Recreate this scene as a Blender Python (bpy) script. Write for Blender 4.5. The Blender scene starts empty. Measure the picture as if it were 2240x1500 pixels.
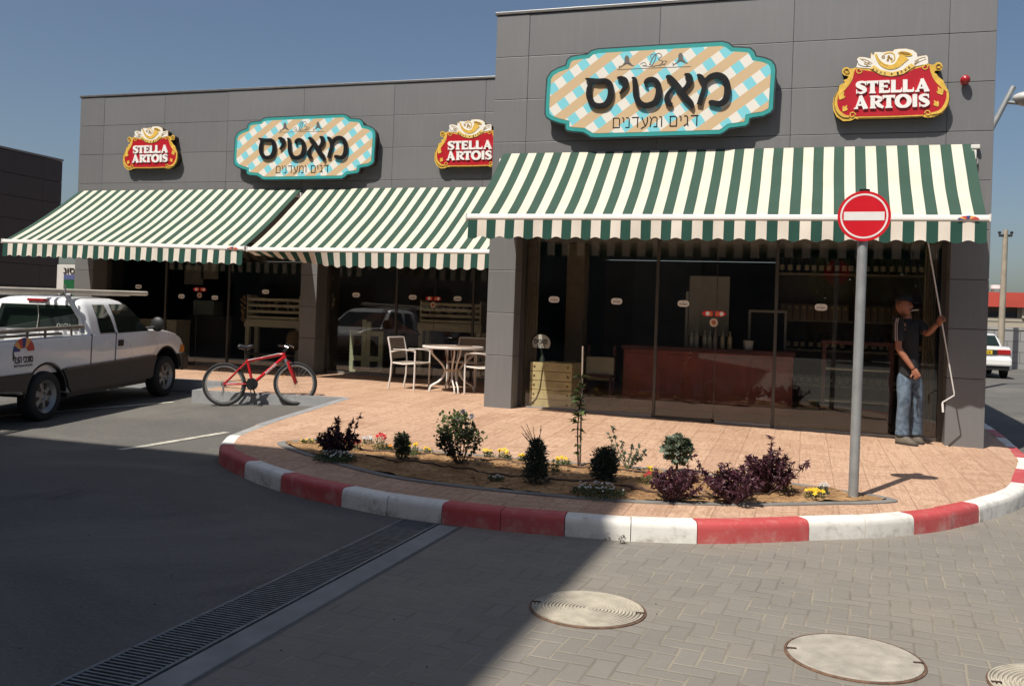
import bpy, bmesh, math, random
from mathutils import Vector, Matrix, noise
from mathutils.geometry import tessellate_polygon
R=math.radians; PI=math.pi
sc=bpy.context.scene; COL=sc.collection
# ---------------- camera, sky, sun, exposure ----------------
YAW,PITCH,ROLL,FOC,PX,PY=-0.31151108,0.00602992,0.03519956,2033.616,1120.,676.
_f=Vector((math.sin(YAW)*math.cos(PITCH),math.cos(YAW)*math.cos(PITCH),math.sin(PITCH)))
_r0=Vector((math.cos(YAW),-math.sin(YAW),0)); _u0=_r0.cross(_f)
_r=math.cos(ROLL)*_r0+math.sin(ROLL)*_u0; _u=-math.sin(ROLL)*_r0+math.cos(ROLL)*_u0
CAM=Vector((0,0,1.6))
cd=bpy.data.cameras.new('camera'); cam=bpy.data.objects.new('camera',cd); COL.objects.link(cam)
cam.matrix_world=Matrix(((_r.x,_u.x,-_f.x,0),(_r.y,_u.y,-_f.y,0),(_r.z,_u.z,-_f.z,CAM.z),(0,0,0,1)))
cd.sensor_width=36; cd.sensor_fit='HORIZONTAL'; cd.lens=36*FOC/2240; cd.shift_y=-(750-PY)/2240
cd.clip_start=.05; cd.clip_end=3000; sc.camera=cam
SUNV=Vector((.61,1.47,-2.39)).normalized()            # direction the light travels
wd=bpy.data.worlds.new('World'); sc.world=wd; wd.use_nodes=True
wn=wd.node_tree.nodes; sky=wn.new('ShaderNodeTexSky'); sky.sky_type='NISHITA'; sky.sun_disc=False
sky.sun_elevation=math.asin(-SUNV.z); sky.sun_rotation=math.atan2(-SUNV.x,-SUNV.y)
sky.air_density=1.0; sky.dust_density=2.2; sky.ozone_density=2.1; sky.altitude=0
bg=wn['Background']; bg.inputs[1].default_value=.067
wd.node_tree.links.new(sky.outputs[0],bg.inputs[0])
sl=bpy.data.lights.new('sun','SUN'); sl.energy=4.6; sl.angle=R(.53); sl.color=(1,.94,.85)
so=bpy.data.objects.new('sun',sl); COL.objects.link(so); so.rotation_euler=SUNV.to_track_quat('-Z','Y').to_euler(); so.location=(-10,-20,40)
sc.view_settings.view_transform='Standard'; sc.view_settings.look='None'; sc.view_settings.exposure=.34; sc.view_settings.gamma=1
sc.cycles.transparent_max_bounces=24; sc.cycles.max_bounces=8
# ---------------- picture point -> place on a real plane ----------------
def ray(x,y): return _f+_r*((x-PX)/FOC)+_u*((PY-y)/FOC)
def onY(x,y,Y): d=ray(x,y); return CAM+d*(Y/d.y)
def onX(x,y,X): d=ray(x,y); return CAM+d*(X/d.x)
def onZ(x,y,Z): d=ray(x,y); return CAM+d*((Z-CAM.z)/d.z)
def onP(x,y,p,n): d=ray(x,y); return CAM+d*((p-CAM).dot(n)/d.dot(n))
def clamp(v,a,b): return max(a,min(b,v))
def pav(X,Y):                       # paved level: falls away from the shops
    return .15+(.0359*(clamp(Y,8.5,12.4)-8.5)+.015*(clamp(Y,12.4,15.7)-12.4))*(1-.71*clamp((X+4.35)/6.35,0,1.1))
def road(X,Y): return .6*(pav(X,Y)-.15)+.06*math.exp(-((X+7.1)**2+(Y-12.4)**2)/1.5)+.17*clamp((Y-17)/12,0,1)
def hit(x,y,off=0.):
    z=.15
    for _ in range(12):
        p=onZ(x,y,z); z=(road(p.x,p.y) if off<=-.15 else pav(p.x,p.y)+off)
    return onZ(x,y,z)
# ---------------- materials ----------------
_mats={}
def nodes(name):
    m=bpy.data.materials.new(name); m.use_nodes=True; t=m.node_tree
    return m,t.nodes,t.links,t.nodes['Principled BSDF']
def mnode(N,L,op,a,b=None,c=None):
    n=N.new('ShaderNodeMath'); n.operation=op
    for i,v in enumerate((a,b,c)):
        if v is None: continue
        if isinstance(v,(int,float)): n.inputs[i].default_value=v
        else: L.new(v,n.inputs[i])
    return n.outputs[0]
def mixc(N,L,f,a,b,bt='MIX'):
    n=N.new('ShaderNodeMix'); n.data_type='RGBA'; n.blend_type=bt; n.clamp_factor=True
    for i,v in ((0,f),(6,a),(7,b)):
        if isinstance(v,(int,float)): n.inputs[i].default_value=v
        elif isinstance(v,tuple): n.inputs[i].default_value=(*v[:3],1)
        else: L.new(v,n.inputs[i])
    return n.outputs[2]
def tex(N,L,kind,vec,**k):
    n=N.new('ShaderNodeTex'+kind)
    if vec is not None: L.new(vec,n.inputs['Vector'])
    for a,v in k.items():
        if a in n.inputs: n.inputs[a].default_value=v
        else: setattr(n,a,v)
    return n
def mapv(N,L,vec,scale=(1,1,1),rot=(0,0,0),loc=(0,0,0)):
    n=N.new('ShaderNodeMapping'); L.new(vec,n.inputs[0]); n.inputs['Scale'].default_value=scale; n.inputs['Rotation'].default_value=rot; n.inputs['Location'].default_value=loc
    return n.outputs[0]
def ramp(N,L,f,p0,p1,c0=(0,0,0),c1=(1,1,1)):
    n=N.new('ShaderNodeValToRGB'); L.new(f,n.inputs[0]); e=n.color_ramp.elements
    e[0].position=p0; e[1].position=p1; e[0].color=(*c0,1); e[1].color=(*c1,1); return n.outputs[0]
def bump(N,L,P,h,s=.3,d=.01):
    n=N.new('ShaderNodeBump'); n.inputs['Strength'].default_value=s; n.inputs['Distance'].default_value=d
    L.new(h,n.inputs['Height']); L.new(n.outputs[0],P.inputs['Normal'])
def mat(name,col,rough=.55,metal=0.,var=.12,scale=6.,bmp=0.,bscale=60.,spec=.5,coat=0.,dirt=0.,rand=0.):
    if name in _mats: return _mats[name]
    m,N,L,P=nodes(name); tc=N.new('ShaderNodeTexCoord').outputs['Object']
    P.inputs['Roughness'].default_value=rough; P.inputs['Metallic'].default_value=metal
    P.inputs['Specular IOR Level'].default_value=spec; P.inputs['Coat Weight'].default_value=coat
    c=None
    if var>0:
        nz=tex(N,L,'Noise',tc,Scale=scale,Detail=5.,Roughness=.6)
        lo=tuple(v*(1-var) for v in col); hi=tuple(min(1,v*(1+var)) for v in col)
        c=mixc(N,L,ramp(N,L,nz.outputs[0],.3,.7),lo,hi)
        L.new(mnode(N,L,'MULTIPLY_ADD',nz.outputs[0],.2,rough-.1),P.inputs['Roughness'])
    if dirt>0:
        nd=tex(N,L,'Noise',tc,Scale=scale*.35,Detail=8.,Roughness=.7)
        c=mixc(N,L,mnode(N,L,'MULTIPLY',ramp(N,L,nd.outputs[0],.48,.75),dirt),c if c else (*col,1),tuple(v*.45 for v in col))
    if rand>0:
        g=N.new('ShaderNodeNewGeometry'); 
        c=mixc(N,L,mnode(N,L,'MULTIPLY',g.outputs['Random Per Island'],rand),c if c else (*col,1),tuple(v*.25 for v in col))
    if c: L.new(c,P.inputs['Base Color'])
    else: P.inputs['Base Color'].default_value=(*col,1)
    if bmp>0:
        nb=tex(N,L,'Noise',tc,Scale=bscale,Detail=4.); bump(N,L,P,nb.outputs[0],bmp,.004)
    _mats[name]=m; return m
def leafmat(name,col,col2,trans=.25):
    if name in _mats: return _mats[name]
    m,N,L,P=nodes(name); g=N.new('ShaderNodeNewGeometry')
    c=mixc(N,L,g.outputs['Random Per Island'],col,col2); L.new(c,P.inputs['Base Color']); P.inputs['Roughness'].default_value=.5
    t=N.new('ShaderNodeBsdfTranslucent'); L.new(c,t.inputs[0]); mx=N.new('ShaderNodeMixShader'); mx.inputs[0].default_value=trans
    L.new(P.outputs[0],mx.inputs[1]); L.new(t.outputs[0],mx.inputs[2]); L.new(mx.outputs[0],N['Material Output'].inputs[0])
    _mats[name]=m; return m
def glassmat(name,tint,refl=1.):
    if name in _mats: return _mats[name]
    m,N,L,P=nodes(name); N.remove(P)
    t=N.new('ShaderNodeBsdfTransparent'); t.inputs[0].default_value=(*tint,1)
    g=N.new('ShaderNodeBsdfGlossy'); g.inputs['Roughness'].default_value=.0; g.inputs[0].default_value=(refl,refl,refl,1)
    ge=N.new('ShaderNodeNewGeometry'); dt=N.new('ShaderNodeVectorMath'); dt.operation='DOT_PRODUCT'; L.new(ge.outputs['Incoming'],dt.inputs[0]); L.new(ge.outputs['Normal'],dt.inputs[1])
    c5=mnode(N,L,'POWER',mnode(N,L,'SUBTRACT',1.,mnode(N,L,'ABSOLUTE',dt.outputs['Value'])),5.); ff=mnode(N,L,'MULTIPLY_ADD',c5,.955,.045)
    mx=N.new('ShaderNodeMixShader'); L.new(ff,mx.inputs[0]); L.new(t.outputs[0],mx.inputs[1]); L.new(g.outputs[0],mx.inputs[2])
    L.new(mx.outputs[0],N['Material Output'].inputs[0]); _mats[name]=m; return m
# ---------------- mesh building ----------------
def catmull(pts,n=6,closed=False):
    P=[tuple(p) for p in pts]; out=[]; m=len(P)
    rng=range(m if closed else m-1)
    for i in rng:
        if closed: a,b,c,d=P[(i-1)%m],P[i],P[(i+1)%m],P[(i+2)%m]
        else: a,b,c,d=P[max(i-1,0)],P[i],P[i+1],P[min(i+2,m-1)]
        for k in range(n):
            t=k/n; out.append(tuple(.5*((2*b[j])+(-a[j]+c[j])*t+(2*a[j]-5*b[j]+4*c[j]-d[j])*t*t+(-a[j]+3*b[j]-3*c[j]+d[j])*t**3) for j in range(len(b))))
    if not closed: out.append(P[-1])
    return out
def offset_poly(P,d):
    n=len(P); a=sum(P[i][0]*P[(i+1)%n][1]-P[(i+1)%n][0]*P[i][1] for i in range(n)); s=1 if a>0 else -1; out=[]
    for i in range(n):
        p0,p1,p2=Vector(P[i-1]),Vector(P[i]),Vector(P[(i+1)%n])
        e1=(p1-p0).normalized(); e2=(p2-p1).normalized()
        n1=Vector((-e1.y,e1.x))*s; n2=Vector((-e2.y,e2.x))*s; b=(n1+n2)
        if b.length<1e-6: b=n1
        b.normalize(); k=max(.5,b.dot(n1)); out.append(tuple(p1+b*d/k))
    return out
class MB:
    def __init__(s): s.bm=bmesh.new(); s.mi=0; s.M=None
    def _v(s,p):
        p=Vector(p)
        return s.bm.verts.new(s.M@p if s.M else p)
    def face(s,vs):
        try: f=s.bm.faces.new(vs); f.material_index=s.mi; return f
        except ValueError: return None
    def quad(s,*p): return s.face([s._v(q) for q in p])
    def box(s,c,d,rz=0,bev=0.,rot=None):
        M=Matrix.Translation(c)@(rot.to_4x4() if rot else Matrix.Rotation(rz,4,'Z'))@Matrix.Diagonal((d[0],d[1],d[2],1))
        if s.M: M=s.M@M
        r=bmesh.ops.create_cube(s.bm,size=1,matrix=M); vs=r['verts']; fs=set(f for v in vs for f in v.link_faces)
        for f in fs: f.material_index=s.mi
        if bev>0:
            b=bmesh.ops.bevel(s.bm,geom=list(set(e for v in vs for e in v.link_edges)),offset=bev,segments=2,affect='EDGES',profile=.5)
            for f in b['faces']: f.material_index=s.mi
        return s
    def bb(s,x0,x1,y0,y1,z0,z1,bev=0.): return s.box(((x0+x1)/2,(y0+y1)/2,(z0+z1)/2),(abs(x1-x0),abs(y1-y0),abs(z1-z0)),0,bev)
    def tube(s,pts,r,n=10,caps=True,closed=False):
        pts=[Vector(p) for p in pts]; m=len(pts); rr=r if isinstance(r,(list,tuple)) else [r]*m; rings=[]; up=None
        for i in range(m):
            a=pts[(i-1)%m] if (i>0 or closed) else pts[i]; b=pts[(i+1)%m] if (i<m-1 or closed) else pts[i]
            t=(b-a); t=t.normalized() if t.length>1e-9 else Vector((0,0,1))
            if up is None: up=t.orthogonal().normalized()
            else:
                up=up-t*up.dot(t); up=up.normalized() if up.length>1e-6 else t.orthogonal().normalized()
            w=t.cross(up); rings.append([s._v(pts[i]+(up*math.cos(2*PI*k/n)+w*math.sin(2*PI*k/n))*rr[i]) for k in range(n)])
        for i in range(m if closed else m-1):
            A,B=rings[i],rings[(i+1)%m]
            for k in range(n): s.face((A[k],A[(k+1)%n],B[(k+1)%n],B[k]))
        if caps and not closed: s.face(rings[0][::-1]); s.face(rings[-1])
        return s
    def lathe(s,prof,c=(0,0,0),n=16,axis='Z',rot=None):
        c=Vector(c); Q=rot if rot else {'Z':Matrix.Identity(3),'Y':Matrix.Rotation(-PI/2,3,'X'),'X':Matrix.Rotation(PI/2,3,'Y')}[axis]
        rings=[]
        for r,z in prof:
            if r<1e-6: rings.append([s._v(c+Q@Vector((0,0,z)))])
            else: rings.append([s._v(c+Q@Vector((r*math.cos(2*PI*k/n),r*math.sin(2*PI*k/n),z))) for k in range(n)])
        for A,B in zip(rings,rings[1:]):
            for k in range(n):
                if len(A)==1 and len(B)==1: continue
                if len(A)==1: s.face((A[0],B[(k+1)%n],B[k])) if False else s.face((A[0],B[k],B[(k+1)%n]))
                elif len(B)==1: s.face((A[k],A[(k+1)%n],B[0]))
                else: s.face((A[k],A[(k+1)%n],B[(k+1)%n],B[k]))
        return s
    def sphere(s,c,r,sc=(1,1,1),n=14,m=8,rot=None):
        prof=[(math.sin(PI*i/m),-math.cos(PI*i/m)) for i in range(m+1)]; c=Vector(c); Q=rot or Matrix.Identity(3); rings=[]
        for a,z in prof:
            if a<1e-6: rings.append([s._v(c+Q@Vector((0,0,z*r*sc[2])))])
            else: rings.append([s._v(c+Q@Vector((a*r*sc[0]*math.cos(2*PI*k/n),a*r*sc[1]*math.sin(2*PI*k/n),z*r*sc[2]))) for k in range(n)])
        for A,B in zip(rings,rings[1:]):
            for k in range(n):
                if len(A)==1: s.face((A[0],B[(k+1)%n],B[k])[::-1])
                elif len(B)==1: s.face((A[k],A[(k+1)%n],B[0]))
                else: s.face((A[k],A[(k+1)%n],B[(k+1)%n],B[k]))
        return s
    def prism(s,P,d0,d1,fr,hole=None,back=True):
        """outline P (u,w) between depths d0 (back) and d1 (front) in frame fr(u,w,d)"""
        loops=[P]+([hole] if hole else []); V3=[[Vector((p[0],p[1],0)) for p in l] for l in loops]; tri=tessellate_polygon(V3)
        flat=[p for l in loops for p in l]
        F=[s._v(fr(p[0],p[1],d1)) for p in flat]; B=[s._v(fr(p[0],p[1],d0)) for p in flat]
        for t in tri:
            a=[flat[i] for i in t]; ar=(a[1][0]-a[0][0])*(a[2][1]-a[0][1])-(a[2][0]-a[0][0])*(a[1][1]-a[0][1])
            tt=t if ar>0 else t[::-1]
            s.face([F[i] for i in tt])
            if back: s.face([B[i] for i in tt[::-1]])
        k=0
        for l in loops:
            n=len(l)
            for i in range(n):
                j=(i+1)%n; s.face((F[k+i],B[k+i],B[k+j],F[k+j]))
            k+=n
        return s
    def stroke(s,path,d0,d1,fr,n=5,smooth=True,close=False):
        """ribbon lettering: path (u,w,width)"""
        p=catmull(path,n,close) if smooth else [tuple(q) for q in path]; m=len(p); Ls=[];Rs=[]
        for i in range(m):
            a=p[i-1] if (i>0 or close) else p[i]; b=p[(i+1)%m] if (i<m-1 or close) else p[i]
            t=Vector((b[0]-a[0],b[1]-a[1])); t=t.normalized() if t.length>1e-9 else Vector((1,0)); nn=Vector((-t.y,t.x))*p[i][2]/2
            Ls.append((p[i][0]+nn.x,p[i][1]+nn.y)); Rs.append((p[i][0]-nn.x,p[i][1]-nn.y))
        LF=[s._v(fr(*q,d1)) for q in Ls]; RF=[s._v(fr(*q,d1)) for q in Rs]; LB=[s._v(fr(*q,d0)) for q in Ls]; RB=[s._v(fr(*q,d0)) for q in Rs]
        for i in range(m if close else m-1):
            j=(i+1)%m
            s.face((LF[i],RF[i],RF[j],LF[j])); s.face((LF[i],LF[j],LB[j],LB[i])); s.face((RF[j],RF[i],RB[i],RB[j]))
        if not close: s.face((LF[0],LB[0],RB[0],RF[0])); s.face((RF[-1],RB[-1],LB[-1],LF[-1]))
        return s
    def mesh(s,me,M):
        """append another mesh's geometry"""
        vs=[s._v(M@v.co) for v in me.vertices]
        for p in me.polygons: s.face([vs[i] for i in p.vertices])
        return s
    def build(s,name,mats,parent=None,smooth=None,recalc=False,world=True):
        if recalc: bmesh.ops.recalc_face_normals(s.bm,faces=s.bm.faces)
        me=bpy.data.meshes.new(name)
        if parent is not None and world:
            o0=parent.matrix_basis.translation.copy(); q=parent
            while q.parent: q=q.parent; o0+=q.matrix_basis.translation
            bmesh.ops.translate(s.bm,verts=s.bm.verts,vec=-o0)
        s.bm.to_mesh(me); s.bm.free()
        for m in (mats if isinstance(mats,(list,tuple)) else [mats]): me.materials.append(m)
        if smooth is not None:
            for p in me.polygons: p.use_smooth=True
            me.set_sharp_from_angle(angle=R(smooth))
        o=bpy.data.objects.new(name,me); COL.objects.link(o)
        if parent is not None: o.parent=parent
        return o
def tag(o,label,cat,group=None):
    o['label']=label; o['category']=cat
    if group: o['group']=group
    return o
def thing(name,loc,label,cat,group=None,rz=0):
    o=bpy.data.objects.new(name,None); COL.objects.link(o); o.location=loc; o.rotation_euler=(0,0,rz); o.empty_display_size=.2
    return tag(o,label,cat,group)
def struct(o): o['kind']='structure'; return o
def single(mb,name,mats,label,cat,group=None,smooth=None,base=None,recalc=False):
    """a thing that is one mesh, origin at its base"""
    vs=[v.co for v in mb.bm.verts]
    b=Vector(base) if base is not None else Vector((sum(v.x for v in vs)/len(vs),sum(v.y for v in vs)/len(vs),min(v.z for v in vs)))
    bmesh.ops.translate(mb.bm,verts=mb.bm.verts,vec=-b); o=mb.build(name,mats,None,smooth,recalc); o.location=b
    return tag(o,label,cat,group)
def copy_tree(o,parent=None):
    c=o.copy(); COL.objects.link(c); c.parent=parent
    for ch in list(o.children): copy_tree(ch,c)
    return c
_txt={}
def textmesh(s,size=1.,ext=0.,bold=0.):
    k=(s,size,ext,bold)
    if k in _txt: return _txt[k]
    cu=bpy.data.curves.new('writing','FONT'); cu.body=s; cu.size=size; cu.extrude=ext; cu.offset=bold; cu.align_x='CENTER'; cu.align_y='CENTER'; cu.resolution_u=3
    o=bpy.data.objects.new('writing',cu); COL.objects.link(o); bpy.context.view_layer.update()
    me=bpy.data.meshes.new_from_object(o.evaluated_get(bpy.context.evaluated_depsgraph_get())); bpy.data.objects.remove(o)
    _txt[k]=me; return me
def fitted(s,w,h,ext=.002,bold=0.):
    """text mesh and a matrix that fits it, centred, into w x h (x right, y up, z out)"""
    me=textmesh(s,1.,0.02,bold); xs=[v.co.x for v in me.vertices]; ys=[v.co.y for v in me.vertices]
    cx,cy=(min(xs)+max(xs))/2,(min(ys)+max(ys))/2; sx=w/(max(xs)-min(xs)); sy=h/(max(ys)-min(ys)) if h else sx
    return me,Matrix.Diagonal((sx,sy,ext/.02,1))@Matrix.Translation((-cx,-cy,.02))
HEB={'ד':(.66,[[(0,.97),(.64,.97)],[(.52,.97),(.52,0)]]),'ג':(.46,[[(.05,.97),(.26,.97),(.35,.86),(.36,.3),(.42,0)],[(.36,.25),(.04,0)]]),'י':(.2,[[(0,.97),(.12,.96),(.16,.86),(.16,.5)]]),
'ם':(.66,[[(0,.96),(.5,.96),(.62,.84),(.62,.04)],[(.65,.03),(.07,.03)],[(.07,.0),(.07,.96)]]),'ו':(.24,[[(0,.97),(.14,.96),(.2,.86),(.2,0)]]),'מ':(.66,[[(.0,1),(.14,.72),(.3,.95),(.5,.95),(.62,.8),(.62,.03)],[(.65,.02),(.34,.02)],[(.14,.75),(.03,0)]]),
'ע':(.6,[[(.05,.97),(.34,.2)],[(.55,.97),(.55,.5),(.4,.12),(.0,-.14)]]),'נ':(.34,[[(.0,.97),(.18,.96),(.28,.86),(.28,.03)],[(.31,.02),(-.05,.02)]]),' ':(.3,[])}
def hebrew(mb,text,x0,x1,y0,y1,fr,d0,d1,w):
    """thin line lettering, text in visual order, fitted between x0..x1 and y0..y1"""
    g=.17; tot=sum(HEB[c][0] for c in text)+g*(len(text)-1); k=(x1-x0)/tot; h=y1-y0; x=x0; n=0
    for c in text:
        for s in HEB[c][1]: n+=1; mb.stroke([(x+u*k,y0+v*h,w) for u,v in s],d0,d1+n*.00012,fr,4,False)
        x+=(HEB[c][0]+g)*k
D1,D2=12.409,15.722
def frame(o,du=(1,0,0),dw=(0,0,1),dn=(0,-1,0)):
    o,du,dw,dn=Vector(o),Vector(du),Vector(dw),Vector(dn)
    return lambda u,w,d:o+du*u+dw*w+dn*d
def fmat(o,du=(1,0,0),dw=(0,0,1),dn=(0,-1,0)):
    return Matrix(((du[0],dw[0],dn[0],o[0]),(du[1],dw[1],dn[1],o[1]),(du[2],dw[2],dn[2],o[2]),(0,0,0,1)))
# ---------------- ground, road, pavement, kerb, planter ----------------
def posnode(N): return N.new('ShaderNodeTexCoord').outputs['Object']
def asphalt_mat():
    m,N,L,P=nodes('asphalt'); v=posnode(N)
    a=tex(N,L,'Noise',v,Scale=.55,Detail=6.,Roughness=.6); b=tex(N,L,'Noise',v,Scale=130.,Detail=3.,Roughness=.7); c=tex(N,L,'Voronoi',v,Scale=190.)
    col=mixc(N,L,ramp(N,L,a.outputs[0],.3,.72),(.080,.0765,.071),(.122,.115,.103))
    col=mixc(N,L,mnode(N,L,'MULTIPLY',ramp(N,L,b.outputs[0],.35,.7),.55),col,(.17,.163,.15))
    col=mixc(N,L,mnode(N,L,'MULTIPLY',ramp(N,L,c.outputs[0],.0,.35,(1,1,1),(0,0,0)),.35),col,(.035,.035,.035))
    s=tex(N,L,'Noise',mapv(N,L,v,(.25,1.1,1)),Scale=1.2,Detail=7.,Roughness=.65)
    col=mixc(N,L,mnode(N,L,'MULTIPLY',ramp(N,L,s.outputs[0],.55,.75),.4),col,(.07,.066,.06))
    st=tex(N,L,'Noise',mapv(N,L,v,(1,1,1),(0,0,.4)),Scale=.32,Detail=9.,Roughness=.72,Distortion=.8)
    col=mixc(N,L,mnode(N,L,'MULTIPLY',ramp(N,L,st.outputs[0],.52,.62),.45),col,(.19,.178,.155))
    oil=tex(N,L,'Noise',mapv(N,L,v,(1.6,.8,1)),Scale=.9,Detail=5.,Roughness=.6); col=mixc(N,L,mnode(N,L,'MULTIPLY',ramp(N,L,oil.outputs[0],.62,.74),.6),col,(.05,.048,.045))
    sp2=tex(N,L,'Noise',v,Scale=38.,Detail=3.,Roughness=.7); col=mixc(N,L,mnode(N,L,'MULTIPLY',ramp(N,L,sp2.outputs[0],.55,.68),.5),col,(.20,.19,.17)); col=mixc(N,L,mnode(N,L,'MULTIPLY',ramp(N,L,sp2.outputs[0],.3,.42,(1,1,1),(0,0,0)),.5),col,(.045,.043,.04))
    L.new(col,P.inputs['Base Color']); P.inputs['Roughness'].default_value=.85; P.inputs['Specular IOR Level'].default_value=.25
    bump(N,L,P,b.outputs[0],.5,.004); return m
def paver_mat():
    m,N,L,P=nodes('paver_blocks'); v=posnode(N); sp=N.new('ShaderNodeSeparateXYZ')
    wob=tex(N,L,'Noise',v,Scale=1.3,Detail=2.); vv=N.new('ShaderNodeVectorMath'); vv.operation='MULTIPLY_ADD'
    L.new(wob.outputs['Color'],vv.inputs[0]); vv.inputs[1].default_value=(.05,.05,0); L.new(v,vv.inputs[2])
    L.new(mapv(N,L,vv.outputs[0],(9.4,9.4,9.4),(0,0,R(4))),sp.inputs[0])
    x,y=sp.outputs[0],sp.outputs[1]; M=lambda *a:mnode(N,L,*a)
    i,j=M('FLOOR',x),M('FLOOR',y); fx,fy=M('FRACT',x),M('FRACT',y)
    k=M('FLOORED_MODULO',M('SUBTRACT',i,j),4.); eq=lambda q:M('COMPARE',k,float(q),.25)
    e=[eq(q) for q in range(4)]
    dl=M('ADD',fx,e[1]); dr=M('ADD',M('SUBTRACT',1.,fx),e[0]); db=M('ADD',fy,e[2]); dt=M('ADD',M('SUBTRACT',1.,fy),e[3])
    d=M('MINIMUM',M('MINIMUM',dl,dr),M('MINIMUM',db,dt))
    cx=N.new('ShaderNodeCombineXYZ'); L.new(M('SUBTRACT',i,e[1]),cx.inputs[0]); L.new(M('SUBTRACT',j,e[2]),cx.inputs[1])
    wn=N.new('ShaderNodeTexWhiteNoise'); L.new(cx.outputs[0],wn.inputs[0])
    big=tex(N,L,'Noise',v,Scale=.5,Detail=6.,Roughness=.6); fine=tex(N,L,'Noise',v,Scale=75.,Detail=4.,Roughness=.7)
    col=mixc(N,L,wn.outputs[0],(.192,.177,.155),(.217,.200,.175))
    col=mixc(N,L,mnode(N,L,'MULTIPLY',ramp(N,L,big.outputs[0],.42,.72),.6),col,(.275,.238,.185))
    col=mixc(N,L,mnode(N,L,'MULTIPLY',ramp(N,L,fine.outputs[0],.4,.7),.3),col,(.14,.13,.115))
    jn=tex(N,L,'Noise',v,Scale=3.,Detail=4.)
    jc=mixc(N,L,ramp(N,L,jn.outputs[0],.38,.62),(.16,.142,.115),(.30,.262,.20))
    jm=ramp(N,L,d,.03,.07,(1,1,1),(0,0,0)); col=mixc(N,L,mnode(N,L,'MULTIPLY',jm,.8),col,jc)
    L.new(col,P.inputs['Base Color']); P.inputs['Roughness'].default_value=.82; P.inputs['Specular IOR Level'].default_value=.3
    bump(N,L,P,mnode(N,L,'MULTIPLY_ADD',fine.outputs[0],.15,ramp(N,L,d,.0,.11)),.7,.006); return m
def plank_mat():
    m,N,L,P=nodes('stamped_plank_concrete'); v=posnode(N); M=lambda *a:mnode(N,L,*a)
    sp=N.new('ShaderNodeSeparateXYZ'); L.new(mapv(N,L,v,(3.25,.62,1),(0,0,R(-2))),sp.inputs[0]); x,y=sp.outputs[0],sp.outputs[1]
    i=M('FLOOR',x); w1=N.new('ShaderNodeTexWhiteNoise'); w1.noise_dimensions='1D'; L.new(i,w1.inputs['W'])
    yy=M('ADD',y,M('MULTIPLY',w1.outputs[0],7.)); j=M('FLOOR',yy); fx,fy=M('FRACT',x),M('FRACT',yy)
    d=M('MINIMUM',M('MINIMUM',fx,M('SUBTRACT',1.,fx)),M('MULTIPLY',M('MINIMUM',fy,M('SUBTRACT',1.,fy)),5.))
    cx=N.new('ShaderNodeCombineXYZ'); L.new(i,cx.inputs[0]); L.new(j,cx.inputs[1]); wn=N.new('ShaderNodeTexWhiteNoise'); L.new(cx.outputs[0],wn.inputs[0])
    ov=N.new('ShaderNodeVectorMath'); ov.operation='MULTIPLY_ADD'; L.new(wn.outputs['Color'],ov.inputs[0]); ov.inputs[1].default_value=(30,30,30); L.new(v,ov.inputs[2])
    gr=tex(N,L,'Noise',mapv(N,L,ov.outputs[0],(22,1.3,1)),Scale=1.6,Detail=5.,Roughness=.6,Distortion=1.4)
    wv=tex(N,L,'Wave',mapv(N,L,ov.outputs[0],(3.4,.55,1)),Scale=5.5,Distortion=7.,Detail=2.,wave_type='RINGS')
    fine=tex(N,L,'Noise',v,Scale=140.,Detail=3.); big=tex(N,L,'Noise',mapv(N,L,v,(.62,1.9,1)),Scale=1.9,Detail=6.,Roughness=.65)
    col=mixc(N,L,wn.outputs[0],(.485,.312,.212),(.565,.378,.262))
    col=mixc(N,L,M('MULTIPLY',ramp(N,L,gr.outputs[0],.46,.68),.6),col,(.26,.14,.078))
    col=mixc(N,L,M('MULTIPLY',ramp(N,L,big.outputs[0],.5,.76),.55),col,(.27,.152,.092))
    col=mixc(N,L,M('MULTIPLY',ramp(N,L,big.outputs[0],.22,.42,(1,1,1),(0,0,0)),.3),col,(.54,.37,.245))
    col=mixc(N,L,M('MULTIPLY',ramp(N,L,wv.outputs[0],.55,.92),.34),col,(.29,.16,.09))
    col=mixc(N,L,M('MULTIPLY',ramp(N,L,d,.006,.02,(1,1,1),(0,0,0)),.5),col,(.2,.11,.068))
    L.new(col,P.inputs['Base Color']); P.inputs['Roughness'].default_value=.72; P.inputs['Specular IOR Level'].default_value=.3
    h=M('ADD',M('MULTIPLY',gr.outputs[0],.5),M('ADD',M('MULTIPLY',wv.outputs[0],.35),ramp(N,L,d,.0,.04))); bump(N,L,P,h,.55,.006); return m
CONC=mat('concrete_grey',(.30,.295,.28),.8,var=.16,scale=5,bmp=.4,bscale=90,dirt=.25)
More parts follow.
